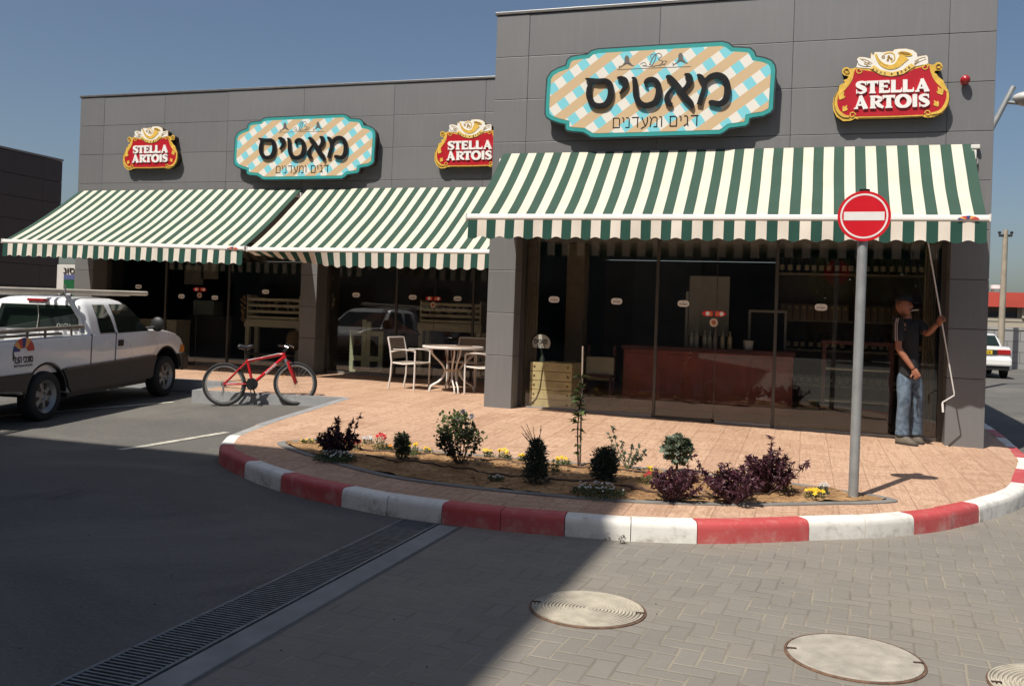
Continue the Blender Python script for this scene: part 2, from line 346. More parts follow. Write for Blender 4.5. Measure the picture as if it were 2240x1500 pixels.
def sheet(name,poly,fn,m,step=.5,lift=0.):
    """level-following sheet over a plan polygon"""
    bm=bmesh.new(); vs=[bm.verts.new((p[0],p[1],0)) for p in poly]
    tri=tessellate_polygon([[Vector((p[0],p[1],0)) for p in poly]])
    for t in tri:
        try: bm.faces.new([vs[i] for i in t])
        except ValueError: pass
    xs=[p[0] for p in poly]; ys=[p[1] for p in poly]
    for ax,lo,hi in ((0,min(xs),max(xs)),(1,min(ys),max(ys))):
        c=math.ceil(lo/step)*step
        while c<hi:
            n=(1,0,0) if ax==0 else (0,1,0); co=(c,0,0) if ax==0 else (0,c,0)
            bmesh.ops.bisect_plane(bm,geom=bm.verts[:]+bm.edges[:]+bm.faces[:],plane_co=co,plane_no=n); c+=step
    for v in bm.verts: v.co.z=fn(v.co.x,v.co.y)+lift
    bmesh.ops.recalc_face_normals(bm,faces=bm.faces)
    if sum(f.normal.z for f in bm.faces)<0: bmesh.ops.reverse_faces(bm,faces=bm.faces)
    me=bpy.data.meshes.new(name); bm.to_mesh(me); bm.free(); me.materials.append(m)
    for p in me.polygons: p.use_smooth=True
    o=bpy.data.objects.new(name,me); COL.objects.link(o); return struct(o)
# ground to the horizon
g=MB(); xs=[-900,-200,-60,-30,-20,-15,-12,-10,-9.4,-9,-8.6,-8.2,-7.8,-7.4,-7,-6.6,-6,-5.2,-4.5,-3,-1.5,0,1.2,2.4,4,8,20,60,200,900]; ys=[-900,-200,-60,-20,-8,-3,0,3,5,6.5,7.5,8,8.5,9.2,10,10.4,10.8,11.2,11.6,12,12.4,12.8,13.2,14,15,15.7,17,20,24,29,40,80,200,900]
vv=[[g._v((x,y,road(x,y))) for x in xs] for y in ys]
for a in range(len(ys)-1):
    for b in range(len(xs)-1): g.face((vv[a][b],vv[a][b+1],vv[a+1][b+1],vv[a+1][b]))
struct(g.build('asphalt_ground',asphalt_mat(),smooth=60))
sheet('block_road',[(-2.42,-6),(14,-6),(14,10.6),(-2.42,10.6)],road,paver_mat(),1.,.004)
# kerb line (road face, from the picture)
kb=[hit(x,y,-.15) for x,y in [(483,990),(478,1010),(500,1028),(530,1043),(575,1062),(650,1085),(726,1103),(830,1125),(948,1143),(1090,1161),(1228,1173),(1380,1185),(1535,1190),(1665,1188),(1794,1182),(1920,1177),(2040,1165),(2110,1152),(2175,1134),(2240,1108)]]
kb=[(p.x,p.y) for p in kb]
kl=[hit(x,y) for x,y in [(750,870),(640,903),(560,928),(515,945),(492,956)]]
hair=[(p.x,p.y) for p in kl]
pre=hair+kb[1:]
side=[(2.16,10.6),(2.36,11.5),(2.47,12.6),(2.56,14.2),(2.62,16.),(2.65,19),(2.65,26)]
line=catmull(pre[2:]+side,5)           # painted kerb, from the bay corner round to the side street
def nrm(P,i):
    a,b=Vector(P[max(i-1,0)]),Vector(P[min(i+1,len(P)-1)]); t=(b-a).normalized(); return Vector((-t.y,t.x))
RED=1;WHITE=0;GREY=2
def paintmat(name,col,worn,k=.5):
    m,N,L,P=nodes(name); v=posnode(N); a=tex(N,L,'Noise',v,Scale=7.,Detail=8.,Roughness=.75); b=tex(N,L,'Noise',v,Scale=1.6,Detail=5.)
    sp=N.new('ShaderNodeSeparateXYZ'); L.new(v,sp.inputs[0]); low=ramp(N,L,sp.outputs[2],.02,.12,(1,1,1),(0,0,0))
    c=mixc(N,L,ramp(N,L,b.outputs[0],.3,.7),tuple(q*.86 for q in col),col)
    f=mnode(N,L,'ADD',mnode(N,L,'MULTIPLY',ramp(N,L,a.outputs[0],.52,.66),k),mnode(N,L,'MULTIPLY',mnode(N,L,'MULTIPLY',low,ramp(N,L,a.outputs[0],.4,.6)),.5))
    c=mixc(N,L,f,c,worn); L.new(c,P.inputs['Base Color']); P.inputs['Roughness'].default_value=.55; bump(N,L,P,a.outputs[0],.35,.005); return m
KM=[paintmat('kerb_white_paint',(.78,.76,.70),(.34,.31,.27),.5),paintmat('kerb_red_paint',(.50,.075,.075),(.50,.24,.21),.55),CONC]
bnd=[hit(x,y,-.03) for x,y in [(490,957),(485,978),(516,1018),(578,1048),(734,1078),(950,1118),(1231,1146),(1534,1160),(1794,1156),(2037,1145),(2174,1118),(2240,1065)]]
cols=[GREY,WHITE,RED,WHITE,RED,WHITE,RED,WHITE,RED,WHITE,RED,WHITE,RED]
kp=[Vector(p) for p in line]; cum=[0]
for a,b in zip(kp,kp[1:]): cum.append(cum[-1]+(b-a).length)
def at_len(s):
    for i in range(len(cum)-1):
        if cum[i+1]>=s: t=(s-cum[i])/max(1e-9,cum[i+1]-cum[i]); return kp[i].lerp(kp[i+1],t),(kp[i+1]-kp[i]).normalized()
    return kp[-1],(kp[-1]-kp[-2]).normalized()
def near_len(p): 
    best=min(range(int(cum[-1]*50)),key=lambda q:(at_len(q/50)[0]-Vector((p.x,p.y))).length); return best/50
bl=[near_len(p) for p in bnd]; bl[0]=max(bl[0],.05)
s=bl[-1]
while s<cum[-1]: s+=1.; bl.append(s); cols.append(WHITE if cols[-1]==RED else RED)
# each kerb stone is laid with a hair joint; profile: road face, rounded nose, flat top
prof=[(0,-.05),(0,.10),(.006,.132),(.02,.148),(.04,.154),(.145,.154),(.145,.09)]
kmesh=MB(); stops=[0.]+[x for x in bl if x>0.01]+[cum[-1]]
stones=[]
for a,b,c in zip(stops,stops[1:],cols+[WHITE]*50):
    n=max(1,round((b-a)/.62)) if c!=GREY else max(1,round((b-a)/.9))
    for q in range(n): stones.append((a+(b-a)*q/n+.003,a+(b-a)*(q+1)/n-.003,c))
rk=random.Random(4)
for a,b,c in stones:
    kmesh.mi=c; rows=[]; m=max(2,int((b-a)/.12)); dz=rk.uniform(-.004,.004); dn=rk.uniform(-.004,.004)
    for q in range(m+1):
        p,t=at_len(a+(b-a)*q/m); nn=Vector((-t.y,t.x)); 
        rows.append([kmesh._v((p.x+nn.x*(u+dn),p.y+nn.y*(u+dn),pav(p.x,p.y)+(w-.15 if w>0 else -.3)+dz)) for u,w in prof])
    for A,B in zip(rows,rows[1:]):
        for k in range(len(prof)-1): kmesh.face((A[k],B[k],B[k+1],A[k+1]))
    kmesh.face(rows[0][::-1]); kmesh.face(rows[-1])
struct(kmesh.build('kerb',KM,smooth=40,recalc=True))
# pavement polygon: inner side of the kerb, then the bays at the rear
inner=[]
for i in range(0,len(kp),2):
    t=nrm(line,i); inner.append((kp[i].x+t.x*.13,kp[i].y+t.y*.13))
tip=hair[0]; c1=hit(420,853); c1=(c1.x,c1.y)
bay=[(c1[0]-.12,13.35),(-30,13.6)]
poly=[(-30,40),(-30,13.6),bay[0],c1,tip]+hair[1:3]+inner[2:]+[(2.52,40)]
sheet('stamped_pavement',poly,pav,plank_mat(),.5)
# plain grey kerb along the bays
bk=MB()
def plain_kerb(P,w=.12,flip=1):
    rows=[]
    for i,p in enumerate(P):
        t=nrm(P,i)*flip; rows.append([bk._v((p[0]+t.x*u,p[1]+t.y*u,pav(p[0],p[1])+z)) for u,z in ((0,-.2),(0,-.012),(.012,.003),(w,.003),(w,-.1))])
    for A,B in zip(rows,rows[1:]):
        for k in range(4): bk.face((A[k],B[k],B[k+1],A[k+1]))
    bk.face(rows[0][::-1]); bk.face(rows[-1])
seg=lambda a,b,n:[(a[0]+(b[0]-a[0])*i/n,a[1]+(b[1]-a[1])*i/n) for i in range(n+1)]
plain_kerb(seg(bay[1],bay[0],20)); plain_kerb(seg(bay[0],c1,3)); plain_kerb(seg(c1,tip,6)); plain_kerb(catmull(hair[:3],4),.13)
struct(bk.build('bay_kerb',mat('kerb_concrete',(.27,.275,.28),.75,var=.15,scale=4,bmp=.3,dirt=.2),recalc=True))
# planter bed: flush concrete edging and sandy soil
top=[(606,970),(650,964),(720,962),(900,982),(1070,998),(1200,1009),(1419,1025),(1528,1037),(1731,1058),(1850,1075),(1930,1087)]
bot=[(1964,1098),(1900,1103),(1827,1104),(1640,1107),(1403,1101),(1220,1088),(1028,1069),(857,1046),(737,1017),(643,988)]
pl=[hit(x,y) for x,y in top+bot]; pl2=catmull([(p.x,p.y) for p in pl],4,True); pin=offset_poly(pl2,.085)
ed=MB(); n=len(pl2); A=[ed._v((p[0],p[1],pav(*p)+.012)) for p in pl2]; B=[ed._v((p[0],p[1],pav(*p)+.012)) for p in pin]
A0=[ed._v((p[0],p[1],pav(*p)-.03)) for p in pl2]; B0=[ed._v((p[0],p[1],pav(*p)-.03)) for p in pin]
for i in range(n):
    j=(i+1)%n; ed.face((A[i],A[j],B[j],B[i])); ed.face((A0[i],A0[j],A[j],A[i])); ed.face((B[i],B[j],B0[j],B0[i]))
struct(ed.build('planter_edging',mat('edging_concrete',(.195,.185,.17),.8,var=.2,scale=5,dirt=.3),recalc=True))
def soil_mat():
    m,N,L,P=nodes('sandy_soil'); v=posnode(N); a=tex(N,L,'Noise',v,Scale=4.,Detail=8.,Roughness=.7); b=tex(N,L,'Noise',v,Scale=55.,Detail=5.,Roughness=.75)
    c=mixc(N,L,ramp(N,L,a.outputs[0],.35,.68),(.27,.15,.07),(.56,.35,.175)); md=tex(N,L,'Noise',v,Scale=17.,Detail=6.,Roughness=.7); c=mixc(N,L,mnode(N,L,'MULTIPLY',ramp(N,L,md.outputs[0],.5,.66),.75),c,(.13,.065,.035)); c=mixc(N,L,mnode(N,L,'MULTIPLY',ramp(N,L,b.outputs[0],.48,.7),.6),c,(.17,.09,.045))
    L.new(c,P.inputs['Base Color']); P.inputs['Roughness'].default_value=.95; P.inputs['Specular IOR Level'].default_value=.1; bump(N,L,P,b.outputs[0],.9,.02); return m
def soilz(x,y): return pav(x,y)+.012+.03*max(0,noise.noise(Vector((x*3,y*3,0))))+.02*noise.noise(Vector((x*11,y*11,3)))
so_=sheet('planter_soil',pin,soilz,soil_mat(),.05)
# parking bay line
def strip(name,a,b,w,fn,m,lift=.006):
    a,b=Vector(a),Vector(b); t=(b-a).normalized(); nn=Vector((-t.y,t.x))*w/2
    return sheet(name,[tuple(a+nn),tuple(b+nn),tuple(b-nn),tuple(a-nn)],fn,m,.5,lift)
LM=paintmat('line_paint',(.62,.59,.50),(.2,.19,.17),.5)
la=hit(262,984,-.15); lb=hit(486,948,-.15); d=(Vector((lb.x,lb.y))-Vector((la.x,la.y)))
strip('parking_line',(la.x,la.y),(lb.x,lb.y+.1),.1,road,LM)
pa=hit(385,880,-.15); strip('bay_line',(pa.x-1.0,pa.y-2.6),(pa.x-.05,pa.y),.1,road,LM)
# drain channel: concrete edge, six steel gratings
pr=hit(945,1152,-.15); X1=-2.62; X0=-2.93; YD=6.55
dc=thing('drain_channel',(-2.7,4.5,0),'long steel grated drain channel running between asphalt and block road','drain')
b=MB(); b.bb(X1+.012,X1+.17,-1.5,YD-.06,-.06,.010,.006); b.build('concrete_edge',mat('drain_concrete',(.24,.235,.225),.8,var=.18,scale=4,bmp=.4,dirt=.3),dc)
b=MB(); b.bb(X0-.012,X1+.012,-1.5,YD,-.2,-.012); b.build('trench',mat('trench_dark',(.012,.012,.012),.9,var=0),dc)
STEEL=mat('galvanised_steel',(.20,.215,.225),.5,.75,var=.3,scale=14,dirt=.4)
y=YD-.02
while y>.2:
    b=MB(); y0=y-.98
    for xx in (X0,X1-.018): b.bb(xx,xx+.018,y0,y,-.02,.012)
    for xx in ((X0+X1)/2,): b.bb(xx-.006,xx+.006,y0,y,-.02,.004)
    k=y-.004
    while k>y0: b.bb(X0+.018,X1-.018,k-.012,k,-.02,.011); k-=.031
    b.build('grating',STEEL,dc); y=y0-.012
# manholes
def manhole(px,py,rad,lab,kind):
    p=hit(px,py,-.15); z=road(p.x,p.y)+.004; t=thing('manhole_cover',(p.x,p.y,z),lab,'manhole cover','manhole covers in the block road')
    b=MB(); b.lathe([(rad*1.05,-.03),(rad*1.05,.006),(rad*1.035,.009),(rad*1.012,.009),(rad*1.012,-.03)],(p.x,p.y,z),64); b.build('ring',mat('rusty_iron',(.17,.10,.065),.75,.3,var=.4,scale=25),t,50)
    b=MB(); 
    if kind:
        prof=[(0,.012)]; r=.012
        while r<rad*.985: prof+=[(r,.012),(r+.004,.003),(r+.010,.003),(r+.013,.012)]; r+=.0195
        prof+=[(rad,.012),(rad,-.03)]
    else: prof=[(0,.013),(rad*.97,.012),(rad,.009),(rad,-.03)]
    b.lathe(prof,(p.x,p.y,z),72); b.build('lid',mat('lid_concrete_%d'%kind,(.42,.38,.305) if kind else (.345,.315,.265),.85,var=.22,scale=9,bmp=.5 if kind else 1.,bscale=70,dirt=.35),t,30)
    for s in (1,-1): b=MB(); b.box((p.x+s*rad*.93,p.y+s*.02,z+.014),(.045,.013,.005),.2); b.build('lifting_slot',mat('rust_dark',(.05,.025,.018),.8,var=.2),t)
manhole(1285,1334,.305,'ribbed round manhole cover half in the building shadow',1)
manhole(1868,1440,.31,'plain pitted round manhole cover in the sunlit block road',0)
manhole(2335,1517,.31,'round manhole cover cut off by the bottom right corner',1)
# ---------------- the shop: front block and rear block ----------------
def panel_mat():
    m,N,L,P=nodes('grey_cladding'); v=posnode(N); g=N.new('ShaderNodeNewGeometry')
    a=tex(N,L,'Noise',v,Scale=.8,Detail=5.,Roughness=.6); b=tex(N,L,'Noise',mapv(N,L,v,(9,9,.5)),Scale=1.5,Detail=6.,Roughness=.7)
    c=mixc(N,L,g.outputs['Random Per Island'],(.168,.169,.172),(.192,.192,.195))
    c=mixc(N,L,mnode(N,L,'MULTIPLY',ramp(N,L,a.outputs[0],.35,.7),.4),c,(.152,.152,.154))
    c=mixc(N,L,mnode(N,L,'MULTIPLY',ramp(N,L,b.outputs[0],.5,.75),.42),c,(.228,.226,.222))
    L.new(c,P.inputs['Base Color']); P.inputs['Roughness'].default_value=.48; P.inputs['Metallic'].default_value=.25; bump(N,L,P,a.outputs[0],.12,.02); return m
PAN=panel_mat(); DARK=mat('joint_dark',(.02,.02,.02),.9,var=0); ALU=mat('dark_aluminium',(.095,.088,.082),.42,.5,var=.1,scale=3)
ALUL=mat('light_aluminium',(.30,.30,.30),.4,.6,var=.1,scale=3); COPE=mat('coping_metal',(.17,.165,.16),.4,.6,var=.1)
LZ=[.421+.6*k for k in range(0,10)]
def clad(mb,x0,x1,y,zs,seams,th=.03,g=.007,axis='X'):
    """separate cassette panels with open joints; axis X: faces -Y, axis Y: faces along x (th signed)"""
    xs=[x0]+[s for s in seams if x0<s<x1]+[x1]
    for a,b in zip(zs,zs[1:]):
        for c,d in zip(xs,xs[1:]):
            if axis=='X': jy=.0022*math.sin(c*7.3+a*11.7); mb.bb(c+(.0015 if c!=x0 else 0),d-(.0015 if d!=x1 else 0),y+jy,y+th,a+g/2,b-g/2,.004)
            else: mb.bb(y,y+th,c+(.0015 if c!=x0 else 0),d-(.0015 if d!=x1 else 0),a+g/2,b-g/2,.004)
GL=glassmat('shop_glass',(.92,.93,.92)); 
def oval_sticker(fr,px,s):
    b=MB(); P=[(.5*math.copysign(abs(math.cos(t))**.55,math.cos(t))*.155,.5*math.copysign(abs(math.sin(t))**.8,math.sin(t))*.088) for t in [2*PI*k/32 for k in range(32)]]
    b.prism(P,.0,.002,fr); b.mi=1
    me,T=fitted('סיטאמ',.105,.026,.001); b.mesh(me,fmat(fr(0,-.008,.0025))@T)
    me,T=fitted('~~~',.03,.006,.001); b.mesh(me,fmat(fr(0,.026,.0025))@T)
    return b.build('oval_sticker',[mat('sticker_white',(.82,.81,.77),.6,var=.05),mat('sticker_ink',(.05,.045,.04),.6,var=0)],px)
def pull_sticker(fr,px):
    b=MB(); b.prism([(-.015,-.036),(-.12,-.036),(-.165,0),(-.12,.036),(-.015,.036)],0,.002,fr); b.prism([(.015,.036),(.12,.036),(.165,0),(.12,-.036),(.015,-.036)],0,.002,fr)
    b.mi=1; b.prism([(-.085+.028*math.cos(k*PI/8),.028*math.sin(k*PI/8)) for k in range(16)],.0025,.004,fr); b.prism([(.1+.028*math.cos(k*PI/8),.028*math.sin(k*PI/8)) for k in range(16)],.0025,.004,fr)
    b.mi=2
    for x in (-.045,.045):
        for w in (-.016,.0,.016): b.prism([(x-.016,w-.005),(x+.016,w-.005),(x+.016,w+.005),(x-.016,w+.005)],.0025,.004,fr)
    b.build('arrow_sticker',[mat('sticker_red',(.75,.03,.045),.5,var=.1),mat('sticker_white',(.82,.81,.77),.6,var=.05),mat('sticker_yellow',(.65,.35,.08),.5,var=.05)],px)
    b=MB(); c=lambda r,o=0:[(r*math.cos(k*PI/12),-.12+r*math.sin(k*PI/12)) for k in range(24)]
    b.prism(c(.056),0,.002,fr); b.mi=1; b.prism(c(.03),.0025,.004,fr); b.build('round_sticker',[mat('sticker_cream',(.55,.45,.34),.6,var=.05),mat('sticker_brown',(.35,.1,.06),.6,var=.1)],px)
def block(name,x0,x1,Y,yb,cols,label,seams,mulls,thin,rec=.45,xin0=None,xin1=None,stick=(),pulls=(),sides=(1,1)):
    t=thing(name,(x0,Y,pav(x0,Y)),label,'shop building')
    zf=LZ[4]; top=LZ[9]
    b=MB(); clad(b,x0,x1,Y,[zf]+LZ[5:],seams); b.build('fascia',PAN,t)
    b=MB(); b.bb(x0+.02,x1-.02,Y+.031,Y+.2,zf+.004,top-.01); b.bb(x0+.02,x1-.02,Y+.2,Y+rec+.35,zf+.02,zf+.14); b.build('fascia_backing',DARK,t)
    for a,c in cols:
        b=MB(); lo=pav((a+c)/2,Y)-.02; zs=[lo]+[z for z in LZ[:5] if z>lo+.25]
        clad(b,a,c,Y,zs,[]); 
        b.bb(a+.01,c-.01,Y+.03,Y+rec+.05,lo,zf-.004); b.build('column',PAN,t)
        for xs_ in (c-.018,a-.002): b=MB(); clad(b,Y+.032,Y+rec+.05,xs_,zs,[],.02,axis='Y'); b.build('column_side',PAN,t)
    b=MB(); b.bb(x0-.025,x1+.025,Y-.02,Y+.18,top+.002,top+.045,.006)
    for s,x in ((0,x0),(1,x1)):
        if sides[s]: b.bb(x-.025 if s==0 else x-.155,x+.155 if s==0 else x+.025,Y+.182,yb,top+.002,top+.045,.006)
    b.build('coping',COPE,t)
    for s,x in ((0,x0),(1,x1)):
        if sides[s]:
            b=MB(); lo=pav(x,Y)-.25; zs=[lo]+[z for z in LZ if z>lo+.3]
            ys=Y+.04 if True else 0
            clad(b,Y+.034,yb,x+.002 if s==0 else x-.032,zs,[Y+1.85*k for k in range(1,8)],.03,axis='Y')
            b.bb(x+.034 if s==0 else x-.2,x+.2 if s==0 else x-.034,Y+.6,yb,lo,top-.02); b.build('side_wall',PAN,t)
    b=MB(); b.bb(x0+.205,x1-.205,Y+.21,yb,top-.5,top-.35); b.build('roof',CONC,t)
    # shop floor, ceiling, inner walls
    xi0,xi1=(xin0 if xin0 is not None else x0+.2),(xin1 if xin1 is not None else x1-.2); yi=Y+rec+.06; ye=yb-.3; fz=pav((xi0+xi1)/2,Y+rec)+.03
    b=MB(); b.quad((xi0,yi,fz),(xi1,yi,fz),(xi1,ye,fz),(xi0,ye,fz)); b.build('shop_floor',mat('shop_floor',(.16,.12,.085),.4,var=.2,scale=2),t)
    b=MB(); b.quad((xi0,yi,zf+.01),(xi0,ye,zf+.01),(xi1,ye,zf+.01),(xi1,yi,zf+.01)); b.build('ceiling',mat('shop_ceiling',(.55,.54,.5),.9,var=.1),t)
    IW=mat('inner_wall',(.22,.185,.14),.85,var=.2,scale=1.5)
    b=MB(); b.bb(xi0,xi1,ye,ye+.12,fz,zf); b.build('back_wall',IW,t)
    for x in (xi0-.1,xi1):
        b=MB(); b.bb(x,x+.1,yi,ye,fz,zf); b.build('inner_wall',mat('inner_wall_beige',(.36,.29,.18),.85,var=.15,scale=2),t)
    # glazing
    yg=Y+rec
    for (a,c) in [(cols[i][1],cols[i+1][0]) for i in range(len(cols)-1)]:
        ms=[a+.03]+[m for m in mulls if a+.1<m<c-.1]+[c-.03]
        b=MB(); lo=min(pav(a,yg),pav(c,yg))
        b.bb(a+.002,a+.055,yg-.05,yg+.05,lo,zf-.002); b.bb(c-.055,c-.002,yg-.05,yg+.05,lo,zf-.002); b.bb(a+.056,c-.056,yg-.04,yg+.04,zf-.06,zf-.002)
        b.build('window_frame',ALU,t)
        for k,(m0,m1) in enumerate(zip(ms,ms[1:])):
            zl=min(pav(m0,yg),pav(m1,yg))
            if k>0:
                b=MB(); tw=.004 if m0 in thin else .02; b.bb(m0-tw,m0+tw,yg-tw*1.2,yg+tw*1.2,zl+.05 if tw<.01 else zl-.03,zf-.062,.0015); b.build('mullion',ALU,t)
            p=MB(); tl=.005 if m0 in thin else .022; tr_=.005 if m1 in thin else .022; p.bb(m0+tl,m1-tr_,yg-.005,yg+.005,zl+.05,zf-.062); po=p.build('glass_pane',GL,t)
            b=MB(); b.bb(m0+.022,m1-.022,yg-.035,yg+.035,zl-.04,zl+.048,.003); b.build('window_sill',ALUL if k!=1 else ALU,t)
            for (sx,sy) in stick:
                q=onY(sx,sy,yg-.006)
                if m0<q.x<m1: oval_sticker(frame(q),po,0)
            for (sx,sy) in pulls:
                q=onY(sx,sy,yg-.006)
                if m0<q.x<m1: pull_sticker(frame(q),po)
    return t
yg1=D1+.35; yg2=D2+.45
mx=lambda px,py,Y:onY(px,py,Y).x
front=block('shop_building',-4.366,2.023,D1,19.6,[(-4.366,-3.965),(1.592,2.023)],'grey clad front block of the shop with three glass bays under one striped awning',
  [-3.88,-2.05,-.33,1.5],[mx(1434,760,yg1),mx(1560,900,yg1),mx(1695,760,yg1)],[mx(1560,900,yg1)],stick=[(1212,655),(1349,659),(1495,664),(1796,672)],pulls=[(1562,686)],rec=.35)
rear=block('shop_building',-14.713,-4.37,D2,22.6,[(-14.713,-14.242),(-9.334,-8.988),(-4.9,-4.38)],'longer grey clad rear block of the shop, set back behind the parking bay',
  [-14.1,-12.6,-11.1,-9.4,-7.5,-5.7],[mx(362,680,yg2),mx(430,680,yg2),mx(500,680,yg2),mx(867,680,yg2),mx(950,680,yg2),mx(1035,680,yg2)],[mx(430,680,yg2),mx(950,680,yg2)],
  stick=[(303,627),(397,648),(470,651),(581,638),(779,645),(903,650),(1001,653)],pulls=[(437,633),(948,653)],sides=(1,0))
# ---------------- awnings ----------------
def fabric(name,c):
    m,N,L,P=nodes(name); v=posnode(N); a=tex(N,L,'Noise',v,Scale=2.5,Detail=6.,Roughness=.6); sp=N.new('ShaderNodeSeparateXYZ'); L.new(v,sp.inputs[0])
    w=mnode(N,L,'SINE',mnode(N,L,'MULTIPLY',sp.outputs[0],420.)); cc=mixc(N,L,ramp(N,L,a.outputs[0],.35,.7),tuple(q*.86 for q in c),c)
    cc=mixc(N,L,mnode(N,L,'MULTIPLY_ADD',w,.05,.05),cc,tuple(q*.5 for q in c)); L.new(cc,P.inputs['Base Color']); P.inputs['Roughness'].default_value=.85; P.inputs['Specular IOR Level'].default_value=.15
    t=N.new('ShaderNodeBsdfTranslucent'); L.new(cc,t.inputs[0]); mx_=N.new('ShaderNodeMixShader'); mx_.inputs[0].default_value=.14
    L.new(P.outputs[0],mx_.inputs[1]); L.new(t.outputs[0],mx_.inputs[2]); L.new(mx_.outputs[0],N['Material Output'].inputs[0]); return m
FW=fabric('awning_cream',(.72,.68,.56)); FG=fabric('awning_green',(.055,.105,.08)); FWV=fabric('valance_cream',(.80,.73,.63)); FGV=fabric('valance_green',(.03,.088,.068)); AWH=mat('awning_white_metal',(.66,.645,.61),.4,var=.04,scale=2,dirt=.08)
DEC=[mat('decal_blue',(.03,.04,.2),.5,var=0),mat('decal_red',(.5,.06,.05),.5,var=0),mat('decal_orange',(.75,.35,.1),.5,var=0)]
def decal(mb,fr,r,h):
    """striped parasol-shaped mark"""
    for k in range(7):
        a0,a1=PI-k*PI/7,PI-(k+1)*PI/7; mb.mi=[0,2,1,0,2,1,1][k]
        P=[(r*.38*math.cos(a0),h*.25*math.sin(a0)),(r*math.cos(a0),h*math.sin(a0)),(r*math.cos((a0+a1)/2),h*math.sin((a0+a1)/2)),(r*math.cos(a1),h*math.sin(a1)),(r*.38*math.cos(a1),h*.25*math.sin(a1))]
        mb.prism(P,0,.0015,fr)
def awning(x0,x1,Yw,zt,Yb0,zb0,Yb1,zb1,nst,label,vh,first,curl=None,sag=.05,hidebrand=None):
    t=thing('awning',((x0+x1)/2,Yw-.02,zt),label,'awning','striped awnings on the shop front')
    rnd=random.Random(int(x0*10)); NX=nst*4; NT=12
    def P(i,j):
        s=i/NX; q=j/NT; x=x0+(x1-x0)*s; yb=Yb0+(Yb1-Yb0)*s; zb=zb0+(zb1-zb0)*s
        rip=math.sin(PI*q)*(.022*noise.noise(Vector((x*1.1,q*1.6,5)))+.006*noise.noise(Vector((x*5,q*3,2)))); x+=.006*math.sin(PI*q)*noise.noise(Vector((x*2,q*2.5,9)))
        return Vector((x,Yw-.012+(yb-Yw+.012)*q,zt+(zb-zt)*q-sag*math.sin(PI*q)+rip))
    b=MB(); g=[[b._v(P(i,j)) for j in range(NT+1)] for i in range(NX+1)]; g2=[[b._v(P(i,j)-Vector((0,-.0015,.004))) for j in range(NT+1)] for i in range(NX+1)]
    for i in range(NX):
        b.mi=(i//4+first)%2
        for j in range(NT): b.face((g[i][j],g[i][j+1],g[i+1][j+1],g[i+1][j])); b.face((g2[i][j],g2[i+1][j],g2[i+1][j+1],g2[i][j+1]))
    for i,a in ((0,0),(NX,1)):
        for j in range(NT): b.face((g[i][j],g[i][j+1],g2[i][j+1],g2[i][j]) if a else (g[i][j],g2[i][j],g2[i][j+1],g[i][j+1]))
    b.build('canopy',[FW,FG],t,60)
    # front bar (a box section with a rounded nose), end caps
    A=Vector((x0-.03,Yb0,zb0-.02)); B=Vector((x1+.03,Yb1,zb1-.02)); b=MB(); dr=(B-A)
    sec=[(.0,.038),(-.026,.034),(-.04,.012),(-.04,-.022),(-.03,-.036),(.018,-.038),(.04,-.026),(.04,.03)]
    ra=[b._v(A+Vector((0,y,z))) for y,z in sec]; rb=[b._v(B+Vector((0,y,z))) for y,z in sec]; n=len(sec)
    for k in range(n): b.face((ra[k],rb[k],rb[(k+1)%n],ra[(k+1)%n]))
    b.face(ra[::-1]); b.face(rb); b.build('front_bar',AWH,t,35,recalc=True)
    b=MB()
    for e in (A,B): b.box(e,(.022,.092,.088),0,.008)
    b.build('end_cap',AWH,t)
    b=MB(); fr=frame(B+Vector((-.22,-.056,-.022)),dr.normalized()); decal(b,fr,.11,.045); b.build('brand_decal',DEC,t)
    # valance
    b=MB(); NV=nst*8; NR=5; rows=[]
    for i in range(NV+1):
        s=i/NV; x=x0+(x1-x0)*s; base=Vector((x,Yb0+(Yb1-Yb0)*s-.03,zb0+(zb1-zb0)*s-.06)); ph=2*PI*(i/16)
        hh=vh+ (-1 if first==2 else 1)*.018*math.cos(ph+PI*.5*0-PI*.5) ; c=curl(x) if curl else 0.; rp=.010*math.sin(x*9)+.014*noise.noise(Vector((x*2.2,1,2)))
        col=[]
        for k in range(NR+1):
            q=k/NR; ang=c*q**.8; h=hh*q
            col.append(b._v(base+Vector((0,math.sin(c*.75)*h*(1 if c else 0)+rp*q-.012*q,-math.cos(c*.75)*h))))
        rows.append(col)
    for i in range(NV):
        b.mi=(i//8+first)%2
        for k in range(NR): b.face((rows[i][k],rows[i][k+1],rows[i+1][k+1],rows[i+1][k]))
    b.build('valance',[FWV,FGV],t,60)
    b=MB(); b.tube([(x0+.02,Yw-.07,zt-.13),(x1-.02,Yw-.07,zt-.13)],.04,12); b.build('roller_tube',AWH,t,40)
    for x in (x0+.0,x1-.0):
        b=MB(); b.bb(x-.03,x+.03,Yw-.10,Yw-.002,zt-.2,zt-.085,.008); b.build('wall_bracket',AWH,t)
    for s in (0,1):
        x=x0+.25 if s==0 else x1-.25; e=x+ (1 if s==0 else -1)*.75; w=Vector((x,Yw-.09,zt-.2)); el=Vector((e,(Yw+Yb0)/2,(zt+zb0)/2-.16)); hd=Vector((x+(.1 if s==0 else -.1),(Yb0 if s==0 else Yb1)+.04,(zb0 if s==0 else zb1)-.05))
        b=MB(); b.tube([w,el],.022,8); b.sphere(el,.032); b.tube([el,hd],.018,8); b.build('folding_arm',AWH,t,40)
    return t
awning(-4.20,1.80,D1,3.86,11.13,2.85,11.30,2.86,49,'big green and cream striped awning over the front block, above the man',.225,1)
awning(-14.65,-9.37,D2,3.87,13.86,2.68,13.86,2.60,45,'leftmost striped awning, on the rear block above the pickup',.235,1)
def curl2(x): return 1.55*clamp((-7.55-x)/1.5,0,1)**.8+.25*clamp((-5.6-x)/2,0,1)
